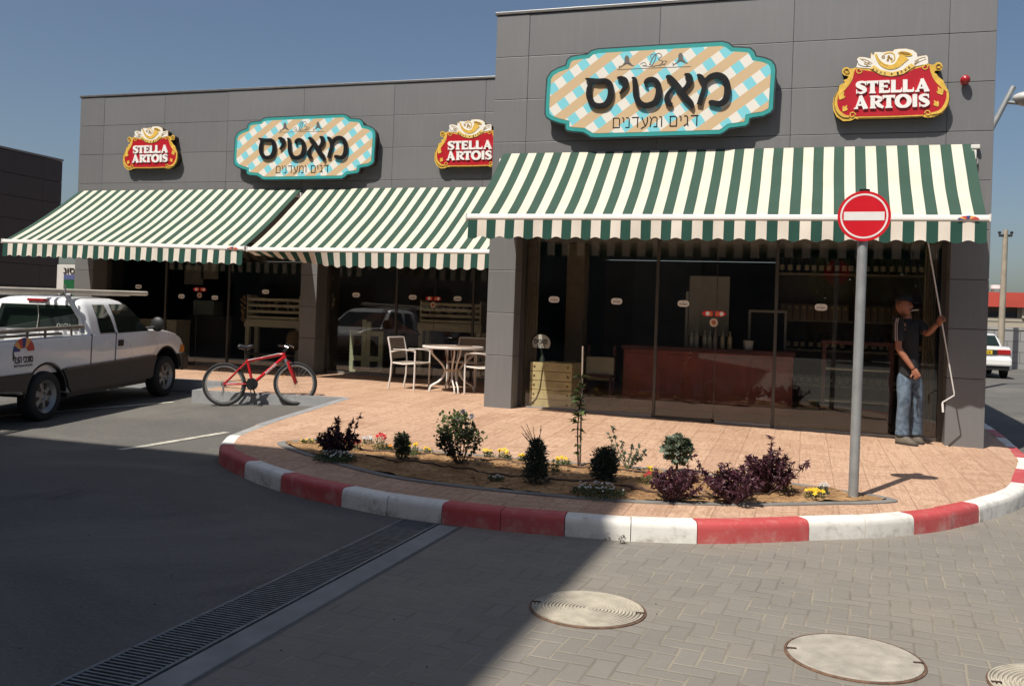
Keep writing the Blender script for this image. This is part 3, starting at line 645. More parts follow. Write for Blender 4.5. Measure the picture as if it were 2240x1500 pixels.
awning(-9.24,-4.46,D2,3.87,13.84,2.585,13.84,2.60,41,'middle striped awning with its valance blown back, above the cafe table',.235,0,curl2)
# crank gear on the wall at the right end of the front awning
p=onY(2133,325,D1); t=thing('awning_gear_box',(p.x,D1-.002,p.z-.2),'small white gear bracket on the wall at the right end of the front awning','bracket')
b=MB(); b.bb(p.x-.055,p.x+.045,D1-.075,D1-.002,p.z-.015,p.z+.035,.008); b.bb(p.x-.03,p.x+.03,D1-.05,D1-.002,p.z-.2,p.z-.12,.008); b.build('bracket_plate',AWH,t)
b=MB(); b.tube([(p.x,D1-.05,p.z-.01),(p.x-.01,D1-.06,p.z-.07),(p.x+.01,D1-.05,p.z-.14)],.012,8); b.build('hook',mat('brass_old',(.32,.22,.1),.5,.6,var=.2),t,40)
p=onY(2111,176,D1-.05); t=thing('alarm_lamp',(p.x,D1-.002,p.z),'round red alarm lamp on the wall right of the large beer sign','alarm lamp')
b=MB(); b.lathe([(0,0),(.05,0),(.05,.02),(.04,.03)],(p.x,D1-.002,p.z),18,'Y'); b.build('base',mat('alarm_base',(.25,.02,.02),.5,var=.1),t,40)
b=MB(); b.sphere((p.x,D1-.075,p.z),.058,(1,1,1)); b.build('dome',mat('alarm_red',(.33,.012,.015),.25,var=.05,coat=.5),t,60)
# ---------------- shop signs ----------------
Sg=lambda x,y,cx,cz:(lambda q:(q.x-cx,q.z-cz))(onY(1080+x/3.49,60+y/3.49,D1-.16))
q0=onY(1446,200,D1-.16); SX,SZ=q0.x,q0.z; S=lambda x,y:Sg(x,y,SX,SZ)
out=[(398,500),(393,580),(391,660),(402,690),(435,712),(500,735),(545,745),(545,775),(560,792),(600,800),(680,806),(710,822),(740,842),(775,847),(1300,834),(1730,821),(1765,802),(1800,775),(1850,768),(1925,757),(1950,738),(1957,700),(1990,692),(2060,682),(2115,655),(2138,625),(2145,500),(2157,330),(2150,290),(2125,255),(2070,232),(2005,220),(1992,185),(1960,158),(1890,152),(1830,150),(1795,120),(1745,107),(1250,136),(800,164),(745,178),(715,205),(650,212),(590,224),(560,250),(548,290),(490,310),(435,342),(405,390)]
def gingham():
    m,N,L,P=nodes('gingham_sign_print'); v=posnode(N); sp=N.new('ShaderNodeSeparateXYZ'); L.new(v,sp.inputs[0]); M=lambda *a:mnode(N,L,*a)
    X,Z=sp.outputs[0],sp.outputs[2]; a=R(36); p=.262
    u=M('ADD',M('MULTIPLY',X,-math.sin(a)/p),M('MULTIPLY_ADD',Z,math.cos(a)/p,.13+20)); w=M('ADD',M('MULTIPLY',X,math.cos(a)/p),M('MULTIPLY_ADD',Z,math.sin(a)/p,.62+20))
    fu=M('LESS_THAN',M('FRACT',u),.5); fw=M('LESS_THAN',M('FRACT',w),.5)
    c=mixc(N,L,fw,(.76,.73,.66),(.20,.60,.68)); c=mixc(N,L,fu,c,(.60,.43,.245)); nz=tex(N,L,'Noise',v,Scale=3.)
    c=mixc(N,L,M('MULTIPLY',nz.outputs[0],.12),c,(.3,.3,.3)); L.new(c,P.inputs['Base Color']); P.inputs['Roughness'].default_value=.4; return m
GING=gingham(); TEAL=mat('sign_teal',(.035,.30,.285),.4,var=.05); TEALD=mat('sign_dark_edge',(.02,.035,.04),.5,var=.1); BOX=mat('sign_box_brown',(.045,.025,.016),.6,var=.2); BLK=mat('letter_black',(.009,.009,.010),.35,var=.1)
def shop_sign():
    t=thing('shop_sign',(0,0,0),'','shop sign','gingham shop name signs'); fr=frame((0,0,0)); O=[S(*p) for p in out][::-1]
    b=MB(); b.prism(offset_poly(O,.015),-.155,-.012,fr); b.build('sign_box',BOX,t,world=False)
    b=MB(); b.prism(offset_poly(O,-.008),-.012,0,fr); b.build('dark_edge',TEALD,t,world=False)
    b=MB(); b.prism(offset_poly(O,.012),.001,.006,fr); b.build('teal_border',TEAL,t,world=False)
    b=MB(); b.prism(offset_poly(O,.065),.004,.009,fr); b.build('printed_face',GING,t,world=False)
    k=1/3.49/2033*13.0
    def ws(path): return [(*S(x,y),w*k*.93) for x,y,w in path]
    L5=[('mem',[[(1556,368,14),(1580,385,40),(1606,425,44),(1608,470,36),(1588,535,34),(1572,596,40)],[(1600,440,26),(1650,388,38),(1710,372,44),(1765,400,46),(1787,470,50),(1775,550,48),(1730,588,42),(1665,580,38),(1645,573,18)]]),
      ('alef',[[(1318,388,14),(1345,390,40),(1400,450,48),(1460,535,50),(1510,592,44),(1518,628,8)],[(1460,365,14),(1490,380,46),(1500,415,48),(1478,458,36),(1440,488,24)],[(1372,462,16),(1335,512,28),(1325,555,42),(1345,588,42),(1368,594,20)]]),
      ('tet',[[(1058,392,10),(1078,404,36),(1085,450,42),(1092,530,46),(1120,584,46),(1172,602,42),(1236,578,48),(1264,510,50),(1256,440,44),(1222,405,38),(1180,408,32),(1160,432,22),(1178,456,8)]]),
      ('yod',[[(948,392,16),(980,398,40),(1010,420,46),(1005,462,34),(966,514,12)]]),
      ('samekh',[[(706,398,10),(735,408,30),(800,417,38),(862,417,40),(895,455,48),(896,530,48),(866,588,46),(815,605,40),(765,592,44),(737,540,48),(733,480,42),(748,425,26)]])]
    for nm,ss in L5:
        b=MB(); 
        for i,s in enumerate(ss): b.stroke(ws(s),.022,.050+i*.0006,fr,6)
        b.build('raised_letter',BLK,t,None,True,world=False)
    b=MB(); hebrew(b,'םינדעמו םיגד',S(908,760)[0],S(1562,760)[0],S(0,797)[1],S(0,722)[1],fr,.0092,.0105,.0145); b.build('small_lettering',BLK,t,None,True,world=False)
    b=MB()
    def pl(pts,w): b.stroke([(*S(x,y),w*k) for x,y in pts],.0092,.011,fr,4)
    pl([(942,326),(1230,312),(1505,302)],4)
    for dx,dy in ((1018,255),(1428,235)):
        b.prism([S(dx+q[0],dy+q[1]) for q in ((-32,40),(-18,10),(-18,-20),(-8,-36),(6,-38),(16,-22),(20,8),(40,34),(18,30),(0,26),(-14,30))][::-1],.0092,.011,fr)
        pl([(dx-58,dy+55),(dx-30,dy+40),(dx,dy+24),(dx+28,dy+36),(dx+52,dy+42)],7); pl([(dx-62,dy+40),(dx-54,dy+54),(dx-60,dy+62)],5)
    pl([(1190,290),(1215,235),(1240,208),(1232,250),(1210,292),(1196,284)],6); pl([(1228,215),(1262,200),(1285,222),(1258,246),(1290,262),(1268,290),(1225,296)],5)
    pl([(1120,285),(1150,270),(1165,292),(1135,296),(1180,300),(1230,302)],4); pl([(1262,296),(1305,282),(1322,262),(1296,262),(1290,282),(1310,290)],4); pl([(1205,240),(1198,215),(1225,205)],4)
    b.build('emblem',mat('emblem_ink',(.12,.11,.10),.5,var=0),t,world=False)
    return t
s1=shop_sign(); s1.location=(SX,D1-.16,SZ); s1['label']='large gingham shop sign with black letters above the front awning'
s2=copy_tree(s1); qa=onY(515,330,D2-.16); qb=onY(832,330,D2-.16); s2.location=((qa.x+qb.x)/2,D2-.16,onY(672,324,D2-.16).z); s2['label']='gingham shop sign on the rear block, between the two smaller-looking beer signs'
# ---------------- beer signs (traced on the large one) ----------------
q1=onY(1950,200,D1-.13); BX,BZ=q1.x,q1.z
T_=lambda x,y:(lambda q:(q.x-BX,q.z-BZ))(onY(1800+x/6.588,90+y/6.588,D1-.13))
ring=lambda cx,cy,r,a0,a1,n=8:[(cx+r*math.cos(R(a0+(a1-a0)*i/n)),cy+r*math.sin(R(a0+(a1-a0)*i/n))) for i in range(n+1)]
bo=[(140,900),(150,1000),(200,1095),(290,1155),(400,1150),(470,1115),(500,1128),(1000,1118),(1450,1096),(1500,1105),(1600,1098),(1730,1040),(1805,940),(1832,830),(1812,730),(1760,630),(1735,570),(1700,545),(1660,510),(1640,480),(1600,455),(1625,425)]+ring(1662,372,64,70,-150,10)+[(1570,345),(1520,330),(1516,240),(1495,208),(1440,215),(1362,230),(1355,180),(1300,135),(1200,113),(1100,115),(1030,125),(1005,155),(950,150),(870,165),(815,162),(745,162),(735,200),(715,205),(702,168),(690,195),(690,255),(600,236),(525,233),(492,258),(500,300),(490,345),(490,380),(420,400)]+ring(338,440,62,-40,-270,10)+[(370,512),(350,548),(296,565),(322,600),(270,622),(240,640),(215,715),(160,800)]
redp=[(470,405),(700,440),(830,495),(990,520),(1150,495),(1310,408),(1440,375),(1540,358),(1560,440),(1590,530),(1660,620),(1790,725),(1785,850),(1740,960),(1640,1030),(1480,1045),(1440,1068),(500,1090),(450,1075),(340,1110),(240,1040),(190,930),(200,800),(330,690),(410,590),(440,500)]
white=[(480,385),(492,345),(502,300),(494,262),(527,238),(600,240),(690,262),(704,175),(720,215),(738,205),(748,168),(815,166),(870,170),(950,155),(1008,160),(1032,130),(1100,120),(1200,118),(1296,140),(1350,182),(1358,235),(1440,220),(1492,213),(1511,240),(1515,330),(1330,370),(1150,470),(990,490),(830,465),(700,400)]
RED_=mat('beer_red',(.42,.012,.022),.35,var=.08,scale=3); GOLD=mat('beer_gold',(.66,.42,.07),.4,var=.18,scale=16); GOLDD=mat('beer_gold_dark',(.30,.17,.025),.45,var=.2,scale=20); CREAM=mat('beer_cream',(.76,.74,.68),.45,var=.05); SW=mat('letter_white',(.78,.77,.74),.4,var=.06); INK=mat('beer_ink',(.015,.012,.008),.5,var=0)
def beer_sign():
    t=thing('beer_sign',(0,0,0),'','beer sign','red and gold beer signs on the shop front'); fr=frame((0,0,0)); K=1/6.588/2033*12.3
    C=lambda P:[T_(*p) for p in P]
    b=MB(); b.prism(offset_poly(C(bo),.006),-.125,-.004,fr); b.build('sign_box',mat('beer_sign_side',(.02,.013,.01),.6,var=.2),t,None,True,world=False)
    b=MB(); b.prism(C(bo),-.004,.004,fr); b.build('gold_frame',GOLD,t,None,True,world=False)
    b=MB(); b.prism(C(redp),.002,.008,fr); b.build('red_panel',RED_,t,None,True,world=False)
    b=MB(); b.prism(C(white),.003,.010,fr); b.build('crest_plate',CREAM,t,None,True,world=False)
    def st(b,pts,w,d0=.009,d1=.013,close=False): b.stroke([(*T_(x,y),(w[i] if isinstance(w,list) else w)*K) for i,(x,y) in enumerate(pts)],d0,d1,fr,5,True,close)
    b=MB(); st(b,[(760,195),(790,270),(850,340),(940,380),(1030,372),(1090,330),(1140,270),(1180,225)],[26,34,48,58,66,84,110,130],.0102,.016)
    b.sphere(fr(*T_(1185,190),.014),1,(.028*5.6*.55,.004,.028*5.6*.19),18,8,Matrix.Rotation(R(14),3,'Y'))
    st(b,[(880,195),(960,170),(1025,200),(1030,270),(980,310)],14,.0102,.014); b.build('horn',GOLD,t,40,True,world=False)
    b=MB(); b.sphere(fr(*T_(1180,182),.0178),1,(.066,.003,.019),18,8,Matrix.Rotation(R(14),3,'Y'))
    for cx,cy,r in ((870,235,30),(950,240,26),(985,262,22),(935,280,20),(950,225,16)): st(b,ring(cx,cy,r*.6,0,330,7),12,.0102,.0135)
    st(b,[(775,200),(800,270),(860,335),(940,368)],5,.0162,.0166); st(b,[(560,262),(640,285),(710,330)],8,.0102,.0125); st(b,[(530,255),(600,300),(690,345)],6,.0102,.0125); st(b,[(1480,235),(1400,255),(1320,300)],8,.0102,.0125); st(b,[(1490,260),(1400,300),(1330,335)],6,.0102,.0125)
    for x,y in ((610,330),(640,350),(660,325),(1350,315),(1330,335),(1375,300)): st(b,ring(x,y,12,0,300,6),8,.0102,.0125)
    b.build('wheat_ears',GOLDD,t,None,True,world=False)
    rib=[(672,400),(735,352),(830,420),(990,455),(1150,420),(1270,325),(1330,365),(1160,478),(990,515),(830,492)]
    b=MB(); b.prism(C(rib),.0102,.0125,fr); b.build('ribbon',mat('beer_ribbon',(.72,.50,.13),.45,var=.1),t,None,True,world=False)
    b=MB()
    for ch,x,y,an in (('A',725,412,-32),('N',778,438,-25),('N',832,460,-17),('O',890,473,-8),('✶',990,482,0),('1',1078,470,10),('3',1130,448,17),('6',1188,418,24),('6',1240,385,30)):
        if ch=='✶': st(b,[(975,482),(1005,482)],8,.0126,.0138); st(b,[(983,468),(997,496)],7,.0126,.0136); st(b,[(997,468),(983,496)],7,.0126,.0134); continue
        me,Tm=fitted(ch,.036*.62,.034,.001,.012); c=T_(x,y); b.mesh(me,fmat((c[0],-.0127,c[1]))@Matrix.Rotation(R(an),4,'Z')@Tm)
    b.build('date_lettering',INK,t,world=False)
    # gold scrollwork over the red
    b=MB(); sc_=[]
    st(b,[(205,800),(185,900),(215,1010),(300,1080),(380,1095)],[24,40,46,40,26],.009,.0135)
    st(b,[(1795,740),(1800,830),(1760,940),(1680,1020),(1560,1050)],[24,40,46,40,26],.009,.0135)
    for (x,y,a,s) in ((250,830,60,1),(300,1000,55,.8),(1710,760,120,1),(1650,930,125,.8)):
        for da,l in ((0,110),(38,80),(-38,80)):
            aa=R(a+da); st(b,[(x-20*math.cos(aa),y+20*math.sin(aa)),(x+l*.5*s*math.cos(aa),y-l*.5*s*math.sin(aa)),(x+l*s*math.cos(aa),y-l*s*math.sin(aa))],[14,40*s,4],.009,.0137+abs(da)*1e-5)
    for cx,cy,a0,a1 in ((345,440,180,560),(1665,372,0,-380),(520,430,0,380),(1475,372,180,-200),(425,1070,0,-360),(1510,1045,180,540)):
        st(b,[(cx+(46-26*i/9)*math.cos(R(a0+(a1-a0)*i/9)),cy+(46-26*i/9)*math.sin(R(a0+(a1-a0)*i/9))) for i in range(10)],13,.009,.0145)
    st(b,[(440,420),(425,520),(390,600),(320,690),(215,790)],20,.009,.0131); st(b,[(1545,370),(1570,470),(1620,570),(1700,655),(1795,730)],20,.009,.0131)
    st(b,[(505,1103),(1000,1093),(1445,1076)],17,.009,.0131); b.build('scrollwork',GOLD,t,None,True,world=False)
    b=MB()
    st(b,[(180,800),(160,900),(190,1015),(280,1100),(400,1110)],7,.0137,.0142); st(b,[(1815,740),(1822,830),(1785,945),(1700,1040),(1560,1075)],7,.0137,.0142)
    st(b,[(505,1113),(1000,1103),(1445,1086)],6,.0133,.0138); st(b,[(500,300),(520,345),(600,372),(690,370)],6,.0102,.0128)
    st(b,[(232,640),(215,725),(165,805)],6,.0042,.006); st(b,[(700,410),(830,492),(990,517),(1160,485),(1330,372)],6,.0126,.013)
    st(b,ring(340,440,30,120,420,8),7,.0148,.0152); st(b,ring(1665,372,30,0,-300,8),7,.0148,.0152); b.build('scroll_lines',INK,t,None,True,world=False)
    # raised serif lettering: stems, bars, serifs; H = cap height in picture units
    def serif(word,xs,y0,y1,slope):
        for ch,(xa,xb) in zip(word,xs):
            b=MB(); w=xb-xa; n=[0]
            def q(u,v): xx=xa+u*w; return (xx,y1+(y0-y1)*v+slope*(xx-1000))
            def ln(pts,wd,sm=False):
                n[0]+=1; b.stroke([(*T_(*q(u,v)),(wd if not isinstance(wd,list) else wd[i])*K) for i,(u,v) in enumerate(pts)],.009,.030+n[0]*.0004,fr,5,sm)
            if ch in 'TI':
                ln([(.5,.0),(.5,1)],[62,54]) if ch=='T' else ln([(.5,0),(.5,1)],[56,56])
                if ch=='T': ln([(0,.9),(1,.9)],34); ln([(.03,.98),(.06,.70)],[22,10]); ln([(.97,.98),(.94,.70)],[22,10])
                ln([(.5-.36*(60/w if ch=='I' else .8),.045),(.5+.36*(60/w if ch=='I' else .8),.045)],18)
                if ch=='I': ln([(.5-.36*60/w,.955),(.5+.36*60/w,.955)],18)
            elif ch in 'EL':
                ln([(.22,0),(.22,1)],56); ln([(0,.955),(.42,.955)],18); ln([(0,.09),(.95,.09)],32); ln([(.95,.04),(.98,.36)],[26,8])
                if ch=='E': ln([(.2,.91),(.92,.91)],32); ln([(.91,.98),(.93,.70)],[24,8]); ln([(.2,.52),(.74,.52)],26); ln([(.74,.62),(.74,.40)],16)
            elif ch=='A':
                ln([(.13,.0),(.52,1.02)],[26,34]); ln([(.86,.0),(.47,1.02)],[62,44]); ln([(.27,.30),(.74,.30)],24); ln([(-.02,.04),(.30,.04)],18); ln([(.66,.04),(1.03,.04)],18)
            elif ch=='R':
                ln([(.22,0),(.22,1)],56); ln([(0,.955),(.4,.955)],18); ln([(0,.045),(.46,.045)],18); ln([(.2,.90),(.55,.90),(.80,.72),(.55,.48),(.2,.47)],[26,32,54,30,22],True); ln([(.48,.48),(.70,.22),(1.02,.04)],[40,52,30])
            elif ch=='O': n[0]+=1; b.stroke([(*T_(*q(.5+.40*math.cos(2*PI*i/16),.5+.44*math.sin(2*PI*i/16))),(34+26*abs(math.cos(2*PI*i/16)))*K) for i in range(16)],.009,.030,fr,3,True,True)
            elif ch=='S': ln([(.90,.78),(.78,.90),(.5,.93),(.20,.83),(.16,.66),(.45,.53),(.74,.40),(.84,.24),(.66,.10),(.40,.05),(.12,.16)],[10,26,30,44,50,56,56,48,34,28,10],True); ln([(.90,.99),(.92,.66)],[16,12]); ln([(.05,.34),(.07,.0)],[12,16])
            b.build('raised_letter',SW,t,None,True,world=False)
    serif('STELLA',[(478,628),(630,795),(808,962),(980,1135),(1150,1305),(1330,1525)],572,750,-.035)
    serif('ARTOIS',[(450,640),(675,865),(860,1035),(1045,1265),(1280,1365),(1385,1530)],786,968,-.035)
    return t
k1=beer_sign(); k1.location=(BX,D1-.13,BZ); k1['label']='large red and gold beer sign on the front block, left of the alarm lamp'
k2=copy_tree(k1); k2.location=(onY(330,330,D2-.13).x,D2-.13,onY(330,333,D2-.13).z); k2['label']='red and gold beer sign above the leftmost awning'
k3=copy_tree(k1); k3.location=(onY(1020,326,D2-.13).x+.065,D2-.13,onY(1020,325,D2-.13).z); k3['label']='red and gold beer sign half hidden behind the front block'
# ---------------- no entry sign ----------------
p=hit(1866,1089); SP=p
t=thing('no_entry_sign',p,'round red no entry sign on a grey pole at the end of the planter','road sign')
topd=onY(1890,473,p.y-.05); ln=(topd.z-p.z)
ax=Vector((topd.x-p.x,0,0)); ax=Vector((p.x+(topd.x-p.x)*1.0,p.y,p.z+ln+.22))
GALV=mat('pole_galvanised',(.30,.31,.31),.5,.35,var=.14,scale=7,dirt=.12)
b=MB(); b.tube([p-Vector((0,0,.2)),p,ax],.041,20); b.build('pole',GALV,t,40)
b=MB(); b.tube([ax-Vector((0,0,.005)),ax+Vector((0,0,.012))],.044,20); b.build('pole_cap',BLK,t,40)
sn=Vector((-.05,-1,.0)).normalized(); sxv=Vector((1,-.05,0)).normalized(); fo=Vector((topd.x,p.y-.062,topd.z)); fr=frame(fo,sxv,(0,0,1),sn)
rr=abs(onY(1948,473,p.y-.06).x-onY(1831,473,p.y-.06).x)/2
cir=lambda r,n=64:[(r*math.cos(2*PI*k/n),r*math.sin(2*PI*k/n)) for k in range(n)]
REDS=mat('sign_red',(.55,.008,.018),.35,var=.05,scale=4,dirt=.06); WHS=mat('sign_white',(.72,.70,.68),.4,var=.05,dirt=.08)
b=MB(); b.prism(cir(rr),-.02,0,fr); b.prism(cir(rr),-.034,-.021,fr,cir(rr-.012)); b.build('disc',REDS,t,None,True)
b=MB(); b.prism(cir(rr-.022),.0005,.0015,fr,cir(rr-.036)); b.build('white_ring',WHS,t,None,True)
b=MB(); h=rr*.17; w=rr*.76; b.prism([(-w,-h),(w,-h),(w,h),(-w,h)],.0008,.002,fr); b.build('white_bar',WHS,t,None,True)
b=MB()
for z in (.12,-.14): b.box(fo+Vector((0,.06,z)),(.11,.1,.03),0,.004)
b.build('clamp',GALV,t)
# ---------------- pickup ----------------
Rw=hit(101,920,-.15); Fw=hit(365,867,-.15); E_=(Fw-Rw); E_.z=0; E_.normalize(); Nn=Vector((E_.y,-E_.x,0)); slp=(Fw.z-Rw.z)/(Fw-Rw).length
U_=(E_+Vector((0,0,slp))).normalized()
t=thing('pickup_truck',Rw+U_*1.5-Nn*.82,'white extended cab pickup with roof poles, parked nose to the shop','pickup')
PF=frame(Rw,U_,(0,0,1),Nn)
WHP=mat('pickup_white_paint',(.76,.77,.78),.28,var=.04,scale=1.5,coat=.6,dirt=.05); CLAD=mat('pickup_grey_cladding',(.042,.038,.035),.55,var=.2,scale=3,dirt=.2); BLKP=mat('black_plastic',(.015,.015,.016),.5,var=.2); TYRE=mat('tyre_rubber',(.018,.018,.018),.85,var=.2,bmp=.3); RIM=mat('rim_silver',(.26,.26,.26),.35,.5,var=.1)
CARGL,N,L,P_=nodes('vehicle_glass'); P_.inputs['Base Color'].default_value=(.012,.02,.016,1); P_.inputs['Roughness'].default_value=.04; P_.inputs['Specular IOR Level'].default_value=.7
arc=lambda cx,cz,r,a0,a1,n=14:[(cx+r*math.cos(R(a0+(a1-a0)*i/n)),cz+r*math.sin(R(a0+(a1-a0)*i/n))) for i in range(n+1)]
top=[(3.56,.62),(3.555,.76),(3.52,.86),(3.45,.945),(3.3,1.01),(3.1,1.052),(2.9,1.082),(2.68,1.098),(2.48,1.10),(.94,1.085)]
low=[(-1.1,.46),(-.52,.40)]+arc(0,.31,.43,172,8)+[(.5,.31),(2.5,.33)]+arc(3.02,.38,.43,172,5)+[(3.55,.40)]
fullp=low+top+[(-1.1,1.06)]
corep=low+top[:-1]+[(.95,1.08),(.95,.62),(-1.1,.60)]
def loftp(mb,P,secs):
    rings=[]
    for d,ins in secs:
        Q=offset_poly(P,ins) if ins else P; rings.append(([mb._v(PF(q[0],q[1],d)) for q in Q],Q))
    n=len(P)
    for (A,_),(B,_) in zip(rings,rings[1:]):
        for k in range(n): mb.face((A[k],A[(k+1)%n],B[(k+1)%n],B[k]))
    for rg,Q in (rings[0],rings[-1]):
        for tr in tessellate_polygon([[Vector((q[0],q[1],0)) for q in Q]]): mb.face([rg[i] for i in tr])
b=MB(); loftp(b,corep,[(-.075,0),(-1.58,0)]); loftp(b,fullp,[(-.005,.035),(-.012,.02),(-.035,.006),(-.074,0),(-.13,.0)]); loftp(b,fullp,[(-1.525,.0),(-1.58,0),(-1.62,.006),(-1.645,.02),(-1.655,.035)]); b.build('body',WHP,t,30,True)
# cab
b=MB(); rings=[]
for w,s0,s1,di,rc in ((1.07,.93,2.50,.02,.05),(1.3,.92,2.22,.075,.07),(1.47,.90,2.02,.14,.10),(1.53,.915,1.95,.185,.12),(1.565,.98,1.85,.26,.14),(1.582,1.1,1.72,.38,.16)):
    d0,d1=-di,-1.65+di; P=[]
    for (cx,cy,a0) in ((s1-rc,d0-rc,0),(s0+rc,d0-rc,90),(s0+rc,d1+rc,180),(s1-rc,d1+rc,270)):
        for k in range(5): a=R(a0+90*k/4); P.append((cx+rc*math.cos(a),cy+rc*math.sin(a)))
    rings.append([b._v(PF(q[0],w,q[1])) for q in P])
for A,B in zip(rings,rings[1:]):
    for k in range(20): b.face((A[k],A[(k+1)%20],B[(k+1)%20],B[k]))
b.face(rings[-1]); b.build('cab',WHP,t,60,True)
def dside(w): return -.02-(w-1.07)*.055/.23 if w<1.3 else -.075-(w-1.3)*.065/.17 if w<1.47 else -.14-(w-1.47)*.75
def sidewin(name,lev,m,out=.012):
    b=MB(); F=[[b._v(PF(s,w,dside(w)+out)) for s in (a,c)] for w,a,c in lev]; B=[[b._v(PF(s,w,dside(w)-.02)) for s in (a,c)] for w,a,c in lev]
    for k in range(len(lev)-1):
        b.face((F[k][0],F[k][1],F[k+1][1],F[k+1][0])); b.face((F[k][0],F[k+1][0],B[k+1][0],B[k][0])); b.face((F[k][1],B[k][1],B[k+1][1],F[k+1][1]))
    b.face((F[0][0],B[0][0],B[0][1],F[0][1])); b.face((F[-1][0],F[-1][1],B[-1][1],B[-1][0]))
    return b.build(name,m,t,None,True)
sidewin('rear_side_window',[(1.085,1.165,1.53),(1.19,1.155,1.505),(1.3,1.15,1.47),(1.485,1.13,1.405)],CARGL)
sidewin('door_window',[(1.08,1.61,2.44),(1.19,1.595,2.31),(1.3,1.575,2.185),(1.40,1.56,2.075),(1.49,1.545,1.965)],CARGL)
for (cx,cz) in ((0,.31),(3.02,.38)):
    b=MB(); A=arc(cx,cz,.432,176,4,18); I=arc(cx,cz,.415,176,4,18); b.prism(A+I[::-1],-1.62,-.018,PF); b.build('wheel_arch',BLKP,t,None,True)
b=MB(); P=[(-.2,1.13),(-1.45,1.13),(-1.44,1.3),(-1.36,1.47),(-.29,1.47),(-.21,1.3)]
sb=lambda w:.93-(w-1.07)*.075-.008
F=[b._v(PF(sb(w),w,d)) for d,w in P]; B=[b._v(PF(sb(w)+.04,w,d)) for d,w in P]; b.face(F)
for k in range(6): b.face((F[k],F[(k+1)%6],B[(k+1)%6],B[k]))
rw=b.build('rear_window',CARGL,t,None,True)
b=MB(); me,T=fitted('OPCU',.2,.05,.001); b.mesh(me,fmat(PF(sb(1.19)-.004,1.19,-.42),-Nn if False else Nn*1.0,(0,0,1),-U_)@T); b.build('window_lettering',mat('window_letter_pale',(.45,.5,.42),.5,var=0),rw)
b=MB(); b.tube([PF(sb(1.5)-.012,1.5,-.80),PF(sb(1.3)-.012,1.3,-.79),PF(sb(1.1)-.02,1.1,-.82)],.006,6); b.build('cord',mat('cord_pale',(.4,.38,.33),.8,var=.1),t)
b=MB(); b.box(PF(.905,1.535,-.82),(.3,.05,.035),math.atan2(Nn.y,Nn.x),.006); b.build('brake_lamp',mat('lamp_red',(.32,.01,.012),.3,var=.1,coat=.5),t)
b=MB(); b.prism([(-1.10,.80),(-.98,.80),(-.965,.84),(-.965,.96),(-.985,.985),(-1.10,.985)],-.02,.006,PF); b.box(PF(-1.1,.885,-.08),(.15,.03,.19),math.atan2(Nn.y,Nn.x),.004); b.build('tail_lamp',mat('lamp_red',(.32,.01,.012),.3),t,None,True)
# windscreen
b=MB(); Q=[(2.46,1.10,-.12),(2.46,1.10,-1.53),(2.03,1.47,-1.4),(2.03,1.47,-.25)]; F=[b._v(PF(s+.015,w,d)) for s,w,d in Q]; B=[b._v(PF(s-.03,w,d)) for s,w,d in Q]; b.face(F); b.face(B[::-1])
for k in range(4): b.face((F[k],F[(k+1)%4],B[(k+1)%4],B[k]))
b.build('windscreen',CARGL,t,None,True)
# cladding between and beyond the arches
cl=MB()
for P in ([(-1.1,.47),(-.5,.42)]+arc(0,.31,.44,170,131,5)+[(-1.1,.645)],[(.5,.325)]+[(2.52,.345)]+arc(3.02,.38,.44,180,140,5)+[(2.4,.69),(1.0,.665),(.31,.645)]+arc(0,.31,.44,47,10,5),arc(3.02,.38,.44,42,8,4)+[(3.57,.42),(3.57,.68)]): cl.prism(P,-.02,.014,PF)
cl.build('cladding',CLAD,t,None,True)
b=MB(); b.prism([(.36,.655),(2.62,.70),(2.62,.675),(.36,.628)],.013,.021,PF); b.build('cladding_stripe',mat('cladding_brown',(.10,.075,.06),.5,var=.2),t,None,True)
b=MB(); b.prism([(.5,.25),(2.5,.27),(2.5,.33),(.5,.31)],-1.6,-.06,PF); b.build('sill',BLKP,t,None,True)
b=MB(); b.prism([(3.5,.40),(3.66,.42),(3.68,.58),(3.64,.64),(3.5,.64)],-1.68,.02,PF); b.build('front_bumper',BLKP,t,None,True)
b=MB(); b.prism([(3.40,.70),(3.55,.70),(3.545,.80),(3.45,.82)],-.02,.006,PF); b.build('marker_lamp',mat('lamp_amber',(.5,.18,.02),.3,var=.1),t,None,True)
b=MB()
for P in ([(1.52,.36),(1.53,.36),(1.545,1.085),(1.535,1.085)],[(.925,.5),(.935,.5),(.945,1.08),(.935,1.08)]): b.prism(P,-.02,.0025 if True else 0,PF)
b.build('door_seam',mat('seam_dark',(.03,.03,.03),.8,var=0),t,None,True)
b=MB(); b.prism([(1.60,.885),(1.72,.885),(1.72,.975),(1.60,.975)],-.01,.012,PF); b.build('door_handle',BLKP,t,None,True)
b=MB(); b.sphere(PF(2.50,1.185,.10),1,(.05,.115,.115),16,10,Matrix((Nn,U_,(0,0,1))).transposed() if False else Matrix.Rotation(math.atan2(U_.y,U_.x),3,'Z')); b.tube([PF(2.42,1.12,-.05),PF(2.48,1.14,.08)],.02,8); b.build('wing_mirror',BLKP,t,60)
